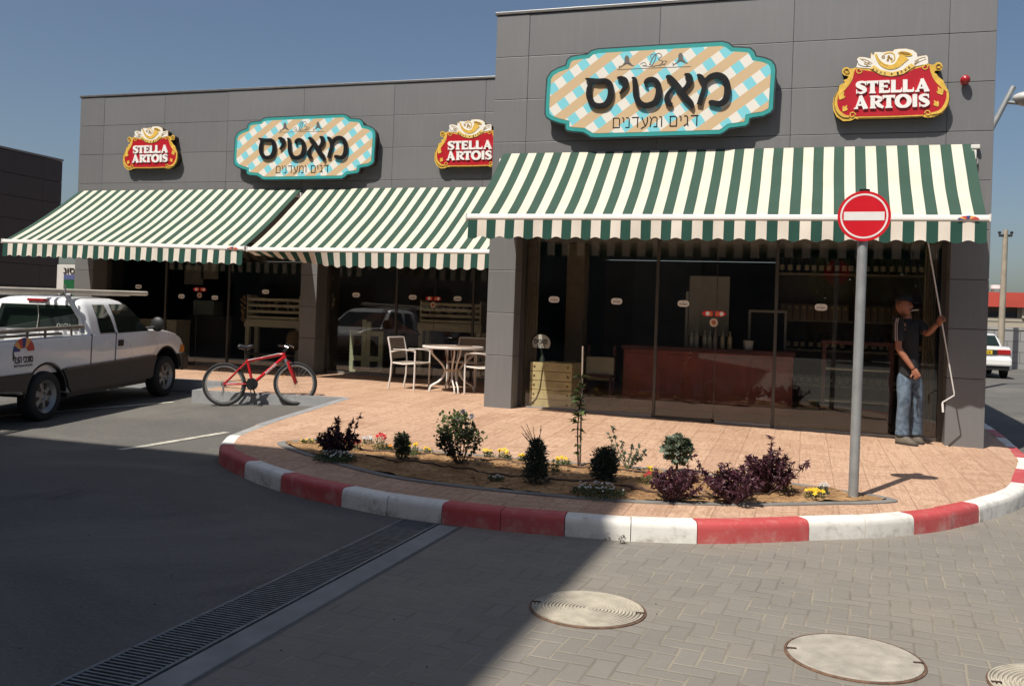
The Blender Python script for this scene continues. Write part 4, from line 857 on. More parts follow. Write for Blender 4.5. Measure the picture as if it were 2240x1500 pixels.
for (s,w) in ((0,.315),(3.02,.335)):
    for d in (-.11,-1.54):
        c=PF(s,w+slp*0,d); rot=Matrix((E_,Vector((0,0,1)),Nn)).transposed(); sg=1 if d>-1 else -1
        b=MB(); b.lathe([(.215,-.10),(.29,-.105),(.318,-.085),(.325,-.05),(.325,.05),(.318,.085),(.29,.105),(.215,.10)],c,40,rot=rot); wh=b.build('tyre',TYRE,t,50,True)
        b=MB(); b.lathe([(0,.045),(.03,.05),(.05,.04),(.06,.055),(.075,.055),(.165,.045),(.19,.07),(.215,.095),(.222,.06),(.222,-.06),(0,-.06)] if sg>0 else [(0,-.05),(.222,-.06),(.222,.06),(0,.0)],c,40,rot=rot)
        b.build('rim',RIM,wh,40,True)
        if sg>0:
            f2=lambda u,v,dd,c=c:c+E_*u+Vector((0,0,v))+Nn*dd
            for k in range(6):
                b=MB(); a=R(60*k+12); P=[]
                for r_,da in ((.085,-9),(.165,-12),(.165,12),(.085,9)): P.append((r_*math.cos(a+R(da)),r_*math.sin(a+R(da))))
                b.prism(P,.03,.061,f2); b.build('rim_slot',BLKP,wh,None,True)
b=MB(); b.bb(0,0,0,0,0,0) if False else None
b.prism([(.3,.30),(2.9,.30),(2.9,.5),(.3,.5)],-1.3,-.4,PF); b.prism([(-1.05,.30),(-.95,.30),(-.95,.45),(-1.05,.45)],-1.5,-.15,PF); b.build('underbody',BLKP,t,None,True)
# bed rail, posts and rack
PIPE=mat('rack_steel',(.22,.19,.16),.5,.4,var=.3,scale=6,dirt=.2); PVC=mat('pole_cream',(.50,.46,.38),.45,var=.15,scale=2,dirt=.25); CHR=mat('rack_bar_grey',(.35,.36,.38),.3,.7,var=.1)
b=MB(); b.tube([PF(-1.2,1.165,-.06),PF(.80,1.19,-.06)],.028,10); b.tube([PF(-1.2,1.105,-.07),PF(.35,1.11,-.07)],.018,8)
for s in (-.9,-.35,.0,.55): b.tube([PF(s,1.05,-.06),PF(s,1.18,-.06)],.016,8)
b.build('bed_rail',PIPE,t,50)
b=MB(); b.tube([PF(.80,1.10,-.06),PF(.83,1.28,-.10),PF(.76,1.60,-.28)],.032,10); b.tube([PF(.80,1.10,-1.58),PF(.76,1.60,-1.36)],.032,10); b.tube([PF(.76,1.615,-.22),PF(.76,1.615,-1.42)],.025,10)
b.tube([PF(.74,1.60,-.3),PF(.74,1.76,-.3)],.012,8); b.tube([PF(.74,1.60,-.62),PF(.74,1.70,-.62)],.012,8); b.build('roof_rack',CHR,t,50)
for lab,s1,d,w,r_ in (('long cream pole on the pickup rack, nearest the camera',2.92,-.35,1.69,.036),('cream pole beside the nearest one on the pickup rack',2.55,-.43,1.665,.022),('thin cream pole farthest across the pickup rack',1.0,-.60,1.685,.026),('short grey brown pole tied across the pickup rack',.95,-.72,1.675,.034)):
    b=MB(); a_,e_=PF(-2.4,w-.0,d),PF(s1,w-slp*2.,d); b.tube([a_,e_],r_,12); b.tube([e_-U_*.004,e_+U_*.002],r_*.8,12); single(b,'rack_pole',PVC,lab,'pole','poles carried on the pickup rack',50,base=a_)
DBL=[mat('decal_blue',(.03,.04,.2),.5),mat('decal_red',(.5,.06,.05),.5),mat('decal_orange',(.75,.35,.1),.5),BLK]
o=onP(52,775,PF(0,0,.0),Nn); fr=frame(o,U_,(0,0,1),Nn); b=MB(); dm=fmat(o,U_,(0,0,1),Nn)
fr2=lambda u,w,d:fr(u,w+.04,d); decal(b,fr2,.20,.17); b.mi=3
b.prism([(-.20,.045),(-.185,.045),(-.175,-.07),(-.195,-.07)],.0,.002,fr)
me,T=fitted('לצה יככוס',.36,.10,.0015,.02); b.mesh(me,Matrix.Translation(Nn*.001+Vector((0,0,-.055)))@dm@T); me,T=fitted('תוללצהו םיככוס',.34,.035,.0015); b.mesh(me,Matrix.Translation(Nn*.001+Vector((0,0,-.135)))@dm@T)
b.build('side_decal',DBL,t)
# ---------------- bicycle (traced in its own plane) ----------------
br=hit(489,888,-.15); bf=hit(641,886,-.15); be=(bf-br); be.z=0; be.normalize(); bn=Vector((be.y,-be.x,0))
t=thing('bicycle',(br+bf)/2,'red mountain bicycle standing on its kickstand in the parking bay','bicycle')
def Bq(x,y,d=0): q=onP(420+x/7.467,720+y/7.467,br,bn); return q+bn*d
wr=.325; cR=Vector((Bq(525,905).x,Bq(525,905).y,br.z+wr)); cF=Vector((Bq(1685,935).x,Bq(1685,935).y,bf.z+wr)); rotB=Matrix((be,Vector((0,0,1)),bn)).transposed()
SIL=mat('bike_silver',(.55,.55,.55),.3,.8,var=.1); BRED=mat('bike_red',(.52,.012,.018),.25,var=.08,coat=.6); BBK=mat('bike_black',(.012,.012,.013),.4,var=.2)
for c in (cR,cF):
    b=MB(); b.tube([c+be*(wr-.024)*math.cos(2*PI*k/48)+Vector((0,0,(wr-.024)*math.sin(2*PI*k/48))) for k in range(48)],.024,10,closed=True); ty=b.build('tyre',TYRE,t,60,True)
    b=MB(); b.lathe([(wr-.066,-.012),(wr-.040,-.014),(wr-.040,.014),(wr-.066,.012),(wr-.066,-.012)],c,48,rot=rotB); b.build('rim',SIL,ty,40,True)
    b=MB(); 
    for k in range(28):
        a=2*PI*k/28; da=(.45 if k%2 else -.45); b.tube([c+be*.016*math.cos(a+da)+Vector((0,0,.016*math.sin(a+da)))+bn*(.025 if k%4<2 else -.025),c+be*(wr-.06)*math.cos(a)+Vector((0,0,(wr-.06)*math.sin(a)))],.0014,4)
    b.lathe([(0,-.05),(.014,-.05),(.018,-.02),(.012,0),(.018,.02),(.014,.05),(0,.05)],c,14,rot=rotB); b.build('spokes',mat('spoke_steel',(.5,.5,.5),.35,.8,var=0),ty,40)
HT=Bq(1495,385); HB=Bq(1520,480); STp=Bq(900,490); BBp=Bq(990,890)
b=MB(); b.tube([HT,HB],.024,12); b.tube([Bq(905,520),Bq(1490,405)],.021,12); b.tube([BBp,Bq(1505,455)],.025,12); b.tube([STp,BBp],.020,12)
for s in (1,-1):
    b.tube([Bq(900,525,s*.012),cR+bn*s*.055],.0115,8); b.tube([BBp+bn*s*.02,cR+bn*s*.055],.011,8)
b.lathe([(.03,-.035),(.03,.035)],BBp,14,rot=rotB); b.build('frame',BRED,t,50)
# frame lettering: three pale patches of letters on the down tube, white flashes on the top tube
dA,dB=Bq(1205,715,.0262),Bq(1385,555,.0262); dd=(dB-dA); L_=dd.length; dd.normalize(); up=bn.cross(dd); b=MB(); me,T=fitted('BANNER',L_,.032,.0008,.01)
b.mesh(me,fmat((dA+dB)/2+bn*.001,dd,up,bn)@T)
tA,tB=Bq(925,515,.02),Bq(1130,472,.02); b.tube([tA+Vector((0,0,.012)),tB+Vector((0,0,.012))],[.006,.003],6); b.tube([Bq(1150,465,.02)+Vector((0,0,.012)),Bq(1430,408,.02)+Vector((0,0,.012))],[.003,.006],6); b.build('frame_lettering',WHS,t)
b=MB()
for s in (1,-1): b.tube([Bq(1570,520,s*.055),Bq(1610,640,s*.055),Bq(1700,880,s*.055),cF+bn*s*.055],[.019,.022,.018,.012],10)
b.build('fork',BRED,t,50)
b=MB(); b.tube([HB,Bq(1545,520)],.022,10)
for s in (1,-1): b.tube([Bq(1540,500,s*.05),Bq(1585,600,s*.055)],.016,10)
b.tube([Bq(1540,515,-.065),Bq(1540,515,.065)],.017,10); b.build('fork_crown',mat('fork_grey',(.3,.32,.34),.35,.6,var=.1),t,50)
b=MB(); b.tube([HT,Bq(1535,330)],.014,10); sA=Bq(1545,300); b.tube([Bq(1490,370),sA],.016,10); b.tube([sA+bn*.30-be*.05+Vector((0,0,.04)),sA+bn*.12+Vector((0,0,.03)),sA,sA-bn*.12+Vector((0,0,.03)),sA-bn*.30-be*.05+Vector((0,0,.04))],.0125,10); hb=b.build('handlebar',BBK,t,50)
for s in (1,-1):
    b=MB(); b.tube([sA+bn*s*.19-be*.025+Vector((0,0,.035)),sA+bn*s*.31-be*.055+Vector((0,0,.042))],.0175,10); b.build('grip',BBK,hb,50)
    b=MB(); b.tube([sA+bn*s*.16+Vector((0,0,.03)),sA+bn*s*.18+be*.06+Vector((0,0,.01)),sA+bn*s*.27+be*.05-Vector((0,0,.01))],.006,6); b.build('brake_lever',SIL,hb,50)
b=MB(); b.tube([STp,Bq(880,330)],.0135,10); b.build('seat_post',BBK,t,50)
b=MB(); rings=[]; a_,e_=Bq(755,290),Bq(1010,285); n=10
for i in range(n+1):
    q=i/n; w_=.075*(1-q)**1.3+.018; h_=.026+.012*(1-q); c=a_.lerp(e_,q)+Vector((0,0,.012*math.cos(q*PI*2)))
    if i in (0,n): w_*=.5; h_*=.5
    rings.append([b._v(c+bn*w_*math.cos(2*PI*k/12)+Vector((0,0,h_*math.sin(2*PI*k/12)))) for k in range(12)])
for A,B in zip(rings,rings[1:]):
    for k in range(12): b.face((A[k],A[(k+1)%12],B[(k+1)%12],B[k]))
b.face(rings[0]); b.face(rings[-1]); b.build('saddle',mat('saddle_vinyl',(.02,.02,.022),.3,var=.1),t,70,True)
b=MB(); b.lathe([(.075,.030),(.082,.030),(.082,.035),(.075,.035),(.075,.030)],BBp,28,rot=rotB); b.lathe([(0,.04),(.06,.04),(.066,.044),(.09,.044),(.09,.048),(0,.05)],BBp,28,rot=rotB); b.build('chainring',BBK,t,40,True)
b=MB()
for s in (1,-1): 
    a=R(-68 if s>0 else 112); e2=BBp+be*.165*math.cos(a)+Vector((0,0,.165*math.sin(a))); b.tube([BBp+bn*s*.06,e2+bn*s*.075],.011,8); b.box(e2+bn*s*.12,(.06,.09,.02),math.atan2(be.y,be.x),.004)
b.build('crank_pedals',BBK,t,40)
b=MB(); b.lathe([(.02,.02),(.04,.03),(.036,.04),(.03,.05),(0,.05)],cR,18,rot=rotB); b.tube([cR+bn*.05-Vector((0,0,.03)),cR+bn*.06+be*.01-Vector((0,0,.09)),cR+bn*.055-be*.01-Vector((0,0,.16))],[.016,.014,.01],8); b.build('derailleur',SIL,t,40)
b=MB(); ch=[]
for k in range(12): a=R(90+180*k/11)+0; ch.append(cR+be*.033*math.cos(a)+Vector((0,0,.033*math.sin(a)))+bn*.045)
for k in range(14): a=R(270+180*k/13); ch.append(BBp+be*.085*math.cos(a)+Vector((0,0,.085*math.sin(a)))+bn*.045)
b.tube(ch,.005,5,closed=True); b.build('chain',mat('chain_dark',(.06,.055,.05),.5,.6,var=.2),t)
b=MB(); b.tube([BBp+bn*.03-be*.05,Bq(1050,1235,.13)],.007,8); b.build('kickstand',BBK,t,40)
b=MB(); b.box(Bq(1490,765),(.05,.01,.022),0,.002,rotB@Matrix.Rotation(R(45),3,'Z')); b.box(Bq(770,845),(.018,.01,.05),0,.002,rotB); b.build('reflector',mat('reflector_orange',(.75,.30,.02),.3,var=0),t)
# ---------------- cafe table and chairs ----------------
FRM=mat('cafe_frame_white',(.62,.58,.54),.4,var=.06,scale=5); MSH=mat('cafe_mesh_taupe',(.26,.215,.17),.8,var=.15,scale=40,bmp=.5,bscale=300)
def cafe_chair(loc,rz,label):
    t=thing('cafe_chair',(0,0,0),label,'chair','white framed cafe chairs at the round table')
    # local: faces +x, seat .44
    for s in (1,-1):
        y=s*.265
        b=MB(); b.tube([(.22,y,0),(.225,y,.30),(.225,y,.63)],.016,8); b.build('front_leg',FRM,t,50)
        b=MB(); b.tube([(-.25,y,0),(-.215,y,.22),(-.205,y,.44),(-.24,y,.66),(-.285,y,.84)],.016,8); b.build('rear_leg',FRM,t,50)
        b=MB(); b.tube(catmull([(-.235,y,.60),(-.05,y,.645),(.12,y,.645),(.235,y,.625)],4),[.013]*13,8); b.box((.02,y,.651),(.4,.042,.012),0,.005); b.build('armrest',FRM,t,50)
    b=MB(); b.bb(-.20,.22,-.25,.25,.425,.445,.006); b.build('seat',MSH,t)
    b=MB()
    for y in (.25,-.25): b.tube([(-.21,y,.43),(0,y,.415),(.22,y,.435)],.014,8)
    b.tube([(.22,-.26,.43),(.22,.26,.43)],.014,8); b.tube([(-.205,-.26,.43),(-.205,.26,.43)],.014,8); b.build('seat_frame',FRM,t,50)
    b=MB(); g=[[b._v((-.212-.0-.075*(z-.47)/.36-.012*math.cos(y*6),y,z)) for z in (.50,.6,.7,.8,.835)] for y in (-.25,-.12,0,.12,.25)]; g2=[[b._v(v.co+Vector((-.008,0,0))) for v in r] for r in g]
    for i in range(4):
        for j in range(4): b.face((g[i][j],g[i+1][j],g[i+1][j+1],g[i][j+1])); b.face((g2[i][j],g2[i][j+1],g2[i+1][j+1],g2[i+1][j]))
    b.build('backrest',MSH,t,60)
    b=MB(); b.tube([(-.285,-.265,.84),(-.29,.265,.84)],.014,8); b.build('back_rail',FRM,t,50)
    t.location=loc; t.rotation_euler=(0,0,rz); return t
pz=lambda x,y:(x,y,pav(x,y))
cafe_chair(pz(-6.30,14.17),R(-4),'cafe chair left of the round table, seen from its side')
cafe_chair(pz(-5.62,15.02),R(-92),'cafe chair behind the round table, its back to the glass')
cafe_chair(pz(-5.00,14.13),R(183),'cafe chair right of the round table, cut by the grey column')
tx,ty=-5.53,14.12; t=thing('cafe_table',pz(tx,ty),'round cafe table with curved white legs in front of the rear windows','table'); z0=pav(tx,ty)
b=MB(); b.lathe([(0,.722),(.46,.722),(.46,.735),(0,.735)],(tx,ty,z0),48); b.build('tabletop',mat('table_brown',(.26,.165,.11),.5,var=.2,scale=3),t,40)
b=MB(); b.lathe([(.458,.700),(.495,.70),(.50,.71),(.50,.735),(.495,.742),(.462,.742),(.458,.700)],(tx,ty,z0),48); b.build('rim',FRM,t,40,True)
for k in range(4):
    a=R(45+90*k-12); d=Vector((math.cos(a),math.sin(a),0)); tn=Vector((-d.y,d.x,0)); o=Vector((tx,ty,z0))
    b=MB()
    for s in (1,-1): b.tube([o+d*r_+tn*s*w_+Vector((0,0,z)) for r_,z,w_ in catmull([(.36,.70,.05),(.33,.6,.045),(.17,.44,.035),(.12,.32,.03),(.2,.18,.03),(.34,.09,.03),(.37,.0,.03)],4)],.014,8)
    b.build('leg',FRM,t,50)
b=MB(); b.lathe([(.125,.33),(.14,.33),(.14,.36),(.125,.36),(.125,.33)],(tx,ty,z0),24); b.build('leg_ring',mat('ring_tan',(.45,.36,.24),.5),t,40,True)
# ---------------- the man working the awning crank ----------------
MY=12.20
def Z4(x,y,Y=MY): return onY(1880+x/3.946,620+y/3.946,Y)
def skin(chains,sub=2):
    """chains: list of [(point,(rx,ry))...]; shared points (same vector) are welded; returns an evaluated mesh"""
    me=bpy.data.meshes.new('skin'); vs=[];idx={};es=[];rad=[]
    for ch in chains:
        pr=None
        for p,r in ch:
            k=(round(p[0],4),round(p[1],4),round(p[2],4))
            if k not in idx: idx[k]=len(vs); vs.append(tuple(p)); rad.append(r)
            i=idx[k]
            if pr is not None and pr!=i: es.append((pr,i))
            pr=i
    me.from_pydata(vs,es,[]); o=bpy.data.objects.new('skin',me); COL.objects.link(o)
    sk=o.modifiers.new('s','SKIN'); sk.use_smooth_shade=True; sk.branch_smoothing=.4
    for i,v in enumerate(me.skin_vertices[0].data): r=rad[i]; v.radius=r if isinstance(r,tuple) else (r,r); v.use_root=(i==0)
    ss=o.modifiers.new('u','SUBSURF'); ss.levels=ss.render_levels=sub; bpy.context.view_layer.update()
    out=bpy.data.meshes.new_from_object(o.evaluated_get(bpy.context.evaluated_depsgraph_get())); bpy.data.objects.remove(o); return out
SKIN=mat('skin_tanned',(.27,.105,.058),.5,var=.12,scale=14); 
pel=Z4(425,770); foot=hit(1972,968); t=thing('person',(pel.x,MY,pav(pel.x,MY)),'man in black T-shirt, jeans and cap, cranking the awning with a long rod','person')
chest=Z4(420,430); neckb=Z4(412,300); neckt=Z4(400,255); head=Z4(383,185)
shA=Z4(338,335,MY-.10); elA=Z4(338,560,MY-.16); wrA=Z4(470,745,MY-.22)
shB=Z4(510,345,MY+.06); elB=Z4(585,440,MY-.02); wrB=Z4(680,345,MY-.12)
hpA=Z4(385,800,MY-.05); knA=Z4(388,1020,MY-.05); anA=Z4(375,1270,MY)
hpB=Z4(470,800,MY+.05); knB=Z4(495,1030,MY+.08); anB=Z4(490,1270,MY+.16)
mid=Z4(425,620); waist=Z4(425,700)
V=Vector
parts=[skin([[(pel,(.115,.085)),(waist,(.12,.095)),(mid,(.115,.09)),(chest,(.12,.095)),(neckb,(.07,.065)),(neckt,(.052,.056))],
  [(chest,(.12,.095)),(shA,(.055,.055)),(shA.lerp(elA,.5),(.048,.048)),(elA,(.040,.040)),(elA.lerp(wrA,.3),(.041,.041)),(wrA,(.027,.027))],
  [(chest,(.12,.095)),(shB,(.055,.055)),(shB.lerp(elB,.5),(.048,.048)),(elB,(.040,.040)),(elB.lerp(wrB,.3),(.041,.041)),(wrB,(.027,.027))],
  [(pel,(.115,.085)),(hpA,(.072,.072)),(knA,(.052,.052)),(anA,(.042,.042))],[(pel,(.115,.085)),(hpB,(.072,.072)),(knB,(.052,.052)),(anB,(.042,.042))]],2)]
# head in profile towards the right, slightly to the camera
hf=V((.86,-.5,.0)).normalized(); hs=V((-hf.y,hf.x,0)); HQ=Matrix((hf,hs,(0,0,1))).transposed()
b=MB()
b.mesh(parts[0],Matrix.Identity(4))
def headpt(th,z):
    """radius profile of the head: th=0 faces forward"""
    zz=clamp((z+.125)/.25,0,1); w=.072*math.sin(PI*(.08+.87*zz))**.55
    f=.098*math.sin(PI*(.12+.8*zz))**.5 if True else 0; bk=.098*math.sin(PI*clamp(.02+.95*zz,0,1))**.6
    c,s=math.cos(th),math.sin(th); x=(f if c>0 else bk)*c
    if c>.0:
        x+=.022*math.exp(-((z+.012)/.022)**2)*math.exp(-(th/.22)**2)       # nose
        x+=.010*math.exp(-((z+.062)/.012)**2)*math.exp(-(th/.4)**2)        # lips
        x+=.014*math.exp(-((z+.105)/.02)**2)*math.exp(-(th/.5)**2)         # chin
        x-=.012*math.exp(-((z-.022)/.016)**2)*(math.exp(-((abs(th)-.42)/.2)**2))  # eye sockets
        x+=.006*math.exp(-((z-.045)/.012)**2)*math.exp(-(th/.7)**2)        # brow
    return V((x,w*s,z))
NH=28; rows=[]
for i in range(17):
    z=-.125+.25*i/16; rows.append([b._v(head+HQ@headpt(2*PI*k/NH-PI,z)) for k in range(NH)])
for A,B in zip(rows,rows[1:]):
    for k in range(NH): b.face((A[k],A[(k+1)%NH],B[(k+1)%NH],B[k]))
b.face(rows[0][::-1]); b.face(rows[-1])
for s in (1,-1):
    b.sphere(head+HQ@V((-.008,s*.074,-.005)),1,(.018,.008,.032),8,6,HQ)
def hand(wr,axis,side,curl,L=.175):
    """palm with four unequal bent fingers and a thumb from its side"""
    a=axis.normalized(); sd=(side-a*side.dot(a)).normalized(); n=a.cross(sd)
    pc=wr+a*.045; M=Matrix((a,sd,n)).transposed()
    b.box(pc,(.095,.078,.03),0,.011,M)
    for k,(o,l) in enumerate(((-.030,.068),(-.010,.078),(.011,.074),(.030,.058))):
        p=wr+a*.088+sd*o; pts=[p]; ang=0
        for q,f in enumerate((.45,.32,.25)):
            ang+=curl*(.75 if q==0 else 1.1); pts.append(pts[-1]+(a*math.cos(ang)+n*math.sin(ang))*l*f)
        b.tube(pts,[.0095,.009,.0085,.007],8)
    p=wr+a*.03-sd*.034; b.tube([p,p+(a*.5-sd*.7+n*.4).normalized()*.035,p+(a*.7-sd*.5+n*.9).normalized()*.062],[.012,.0105,.008],8)
hand(wrA,Z4(512,815,MY-.25)-wrA,V((.25,-.2,.9)),1.05)
rodp=Z4(706,310,MY-.16); hand(wrB,rodp-wrB+V((0,-.02,0)),V((.25,0,-1)),1.25)
b.build('body',SKIN,t,80)
# clothes
SH=mat('tshirt_black',(.012,.012,.014),.9,var=.25,scale=9,bmp=.4,bscale=25); 
def jeansmat():
    m,N,L,P=nodes('jeans_blue'); v=posnode(N); a=tex(N,L,'Noise',v,Scale=9.,Detail=6.,Distortion=1.2); w=tex(N,L,'Noise',mapv(N,L,v,(1.4,1.4,.9)),Scale=13.,Detail=4.,Distortion=2.)
    c=mixc(N,L,ramp(N,L,a.outputs[0],.35,.65),(.05,.078,.115),(.15,.21,.28)); L.new(c,P.inputs['Base Color']); P.inputs['Roughness'].default_value=.9; bump(N,L,P,w.outputs[0],.6,.012); return m
mesh_=lambda chains,name,m,sub=2,grow=0:(lambda bb:bb.build(name,m,t,80))(MB().mesh(skin(chains,sub),Matrix.Identity(4)))
slA=shA.lerp(elA,.80); slB=shB.lerp(elB,.85)
ts=mesh_([[(Z4(425,830),(.150,.12)),(Z4(425,790),(.165,.132)),(Z4(428,700),(.16,.128)),(mid,(.162,.128)),(chest,(.178,.132)),(Z4(415,340),(.13,.10)),(Z4(411,292),(.072,.068))],
  [(chest,(.178,.132)),(shA,(.088,.085)),(shA.lerp(elA,.4),(.075,.075)),(slA,(.078,.078))],[(chest,(.178,.132)),(shB,(.088,.085)),(shB.lerp(elB,.4),(.075,.075)),(slB,(.078,.078))]],'tshirt',SH)
b=MB()
for o in (-.02,.02):
    b.tube([Z4(325+o*380,300,MY-.10)+V((0,-.075,0)),Z4(312+o*380,350,MY-.10)+V((-.0,-.088,0)),Z4(312+o*380,430,MY-.12)+V((0,-.082,0)),Z4(314+o*380,495,MY-.13)+V((0,-.082,0))],.006,6)
b.build('sleeve_stripe',mat('stripe_pale',(.35,.25,.24),.8,var=.1),ts)
mesh_([[(Z4(425,700),(.12,.10)),(pel,(.150,.12)),(Z4(385,815,MY-.05),(.104,.108)),(Z4(384,920,MY-.05),(.088,.092)),(knA,(.076,.082)),(Z4(372,1150,MY-.01),(.074,.080)),(Z4(372,1240,MY),(.082,.09)),(Z4(372,1262,MY),(.076,.082)),(Z4(370,1290,MY),(.084,.095)),(Z4(368,1325,MY),(.082,.094))],
  [(pel,(.148,.12)),(Z4(470,815,MY+.05),(.104,.108)),(Z4(488,920,MY+.06),(.088,.092)),(knB,(.074,.08)),(Z4(490,1150,MY+.12),(.072,.078)),(Z4(486,1240,MY+.15),(.078,.086)),(Z4(486,1285,MY+.16),(.08,.09)),(Z4(484,1318,MY+.16),(.078,.088))]],'jeans',jeansmat())
SHO=mat('shoe_brown',(.10,.082,.06),.7,var=.25,scale=20); SOLE=mat('shoe_sole',(.035,.03,.025),.8)
for (hx,hy,tx_,ty_,Yh,Yt) in ((318,1350,505,1382,MY+.02,MY-.12),(452,1335,560,1350,MY+.17,MY+.1)):
    a=Z4(hx,hy,Yh); c=Z4(tx_,ty_,Yt); a.z=pav(a.x,a.y); c.z=pav(c.x,c.y); d=(c-a); L_=d.length; d.normalize(); s_=V((-d.y,d.x,0)); b=MB(); b.mi=0; rings=[]
    for i in range(11):
        q=i/10; w_=.038+.014*math.sin(PI*min(1,q*1.1)); w_*=1 if q<.85 else (1-((q-.85)/.15)**2*.55); h_=.085*(1-q)**.7+.045 if q<.9 else .035; w_*=.8 if i==0 else 1
        P=[(-w_,.0),(-w_*1.02,.028),(-w_*.9,h_*.7),(-w_*.45,h_),(w_*.45,h_),(w_*.9,h_*.7),(w_*1.02,.028),(w_,.0)]
        rings.append([b._v(a+d*(q*L_)+s_*u+V((0,0,v+.002))) for u,v in P])
    for A,B in zip(rings,rings[1:]):
        for k in range(7):
            b.mi=1 if k in (0,6) else 0; b.face((A[k],A[k+1],B[k+1],B[k]))
        b.mi=1; b.face((A[7],A[0],B[0],B[7]))
    b.mi=0; b.face(rings[0]); b.face(rings[-1]); b.build('shoe',[SHO,SOLE],t,50,True)
CAP=mat('cap_black',(.012,.012,.014),.85,var=.2)
b=MB(); rows=[]
for i in range(9):
    a=PI/2*i/8; rows.append([b._v(head+HQ@V((-.002+.112*math.cos(a)*math.cos(2*PI*k/24),.088*math.cos(a)*math.sin(2*PI*k/24),.045+.095*math.sin(a)))) for k in range(24)])
for A,B in zip(rows,rows[1:]):
    for k in range(24): b.face((A[k],A[(k+1)%24],B[(k+1)%24],B[k]))
br_=[]
for i in range(9):
    th=-.75+1.5*i/8; br_.append((b._v(head+HQ@V((.11*math.cos(th),.088*math.sin(th),.048))),b._v(head+HQ@V((.11*math.cos(th)+.075*math.cos(th*.9)**.5,.085*math.sin(th),.032-.008*abs(th)))),b._v(head+HQ@V((.11*math.cos(th)+.075*math.cos(th*.9)**.5,.085*math.sin(th),.026-.008*abs(th)))),b._v(head+HQ@V((.11*math.cos(th),.088*math.sin(th),.040)))))
for A,B in zip(br_,br_[1:]):
    for k in range(4): b.face((A[k],A[(k+1)%4],B[(k+1)%4],B[k]))
b.build('cap',CAP,t,60,True)
b=MB(); 
for i in range(60):
    rnd=random.Random(i); th=rnd.uniform(1.5,4.78); z=rnd.uniform(-.02,.05); p=head+HQ@(headpt(th-2*PI if th>PI else th,z)*1.02); b.tube([p,p+HQ@V((-.012,0,-.02))],.004,4)
b.build('hair',mat('hair_dark',(.02,.015,.012),.7,var=.2),t)
b=MB(); m=head+HQ@V((.098,0,-.058)); b.tube([m+HQ@V((-.015,-.03,-.002)),m+HQ@V((.004,0,.004)),m+HQ@V((-.015,.03,-.002))],[.006,.010,.006],6); b.build('moustache',mat('hair_dark',(.02,.015,.012),.7),t,60)
b=MB(); b.tube([m+V((0,0,-.008)),m+V((0,0,-.008))+HQ@V((.085,.0,.012))],.0045,8); single(b,'cigarette',mat('cigarette_white',(.75,.72,.68),.7,var=.05),'lit white cigarette in the mouth of the man in the cap','cigarette')
b=MB(); r0=onY(2026,505,MY-.35); r1=Z4(706,300,MY-.155); r2=Z4(818,945,MY-.10); r3=Z4(818,965,MY-.10); r4=Z4(718,1025,MY-.12); r5=Z4(722,1110,MY-.13)
b.tube([r0,r1,r2,r3,r4,Z4(714,1045,MY-.12),r5],.0085,10); o=b.build('rod_shaft',mat('rod_white',(.60,.58,.55),.4,var=.05),None,50); bpy.data.objects.remove(o)
t=thing('crank_rod',r5,'long white crank rod held by the man, hanging from the awning','rod')
b=MB(); b.tube([r0,r1,r2,r3,r4,Z4(716,1035,MY-.12)],.0085,10); b.build('shaft',mat('rod_white',(.60,.58,.55),.4),t,50)
b=MB(); b.tube([Z4(717,1032,MY-.12),r5],.013,10); b.build('handle',mat('rod_handle',(.66,.64,.62),.5,var=.05),t,50)
b=MB(); b.tube([r0+V((0,0,.10)),r0+V((.02,0,.05)),r0,r0-V((0,0,.02))],.008,8); b.build('hook',mat('rod_white',(.60,.58,.55),.4),t,50)
# ---------------- planting bed ----------------
PG='plants in the bed along the kerb'
LP=leafmat('leaf_purple',(.060,.016,.028),(.030,.009,.016),.2); LPL=leafmat('leaf_purple_light',(.11,.035,.05),(.05,.015,.026),.2); LGr=leafmat('leaf_green',(.10,.145,.05),(.035,.06,.02)); LG2=leafmat('leaf_light_green',(.17,.22,.08),(.07,.105,.035)); LFE=leafmat('leaf_feathery',(.12,.15,.085),(.06,.08,.045)); LDK=leafmat('leaf_conifer',(.075,.105,.07),(.022,.036,.026),.15); LGY=leafmat('leaf_grey_green',(.15,.18,.125),(.07,.095,.055)); LYG=leafmat('leaf_yellow_green',(.19,.19,.05),(.10,.12,.035))
STM=mat('stem_brown',(.10,.07,.045),.8,var=.3,scale=30); STG=mat('stem_green',(.07,.09,.035),.7,var=.2); STP=mat('stem_purple',(.05,.02,.022),.7,var=.2)
FY=leafmat('petal_yellow',(.85,.62,.03),(.70,.42,.02),.3); FW_=leafmat('petal_white',(.70,.70,.68),(.5,.5,.5),.3); FR=leafmat('petal_red',(.58,.015,.02),(.35,.008,.012),.2); FO=leafmat('petal_orange',(.75,.36,.03),(.55,.2,.015),.3)
def leaf(b,p,d,l,w,up=None,fold=.25):
    d=d.normalized(); up=up or Vector((0,0,1)); s=d.cross(up)
    if s.length<1e-3: s=d.orthogonal()
    s.normalize(); n=s.cross(d).normalized()
    a=b._v(p); e=b._v(p+d*l-n*l*.18); m=b._v(p+d*l*.5); L_=b._v(p+d*l*.42+s*w*.5+n*w*fold); R_=b._v(p+d*l*.42-s*w*.5+n*w*fold)
    b.face((a,m,L_)); b.face((m,e,L_)); b.face((a,R_,m)); b.face((m,R_,e))
def rdir(r,zb=.0):
    z=r.uniform(-1,1); a=r.uniform(0,2*PI); q=math.sqrt(1-z*z); v=Vector((q*math.cos(a),q*math.sin(a),z+zb)); return v.normalized()
def flower(b,p,n,r_,k,rnd):
    s=n.orthogonal().normalized(); u=n.cross(s)
    for i in range(k):
        a=2*PI*i/k+rnd.uniform(-.2,.2); d=s*math.cos(a)+u*math.sin(a)+n*.25; leaf(b,p,d,r_,r_*.95,n,.1)
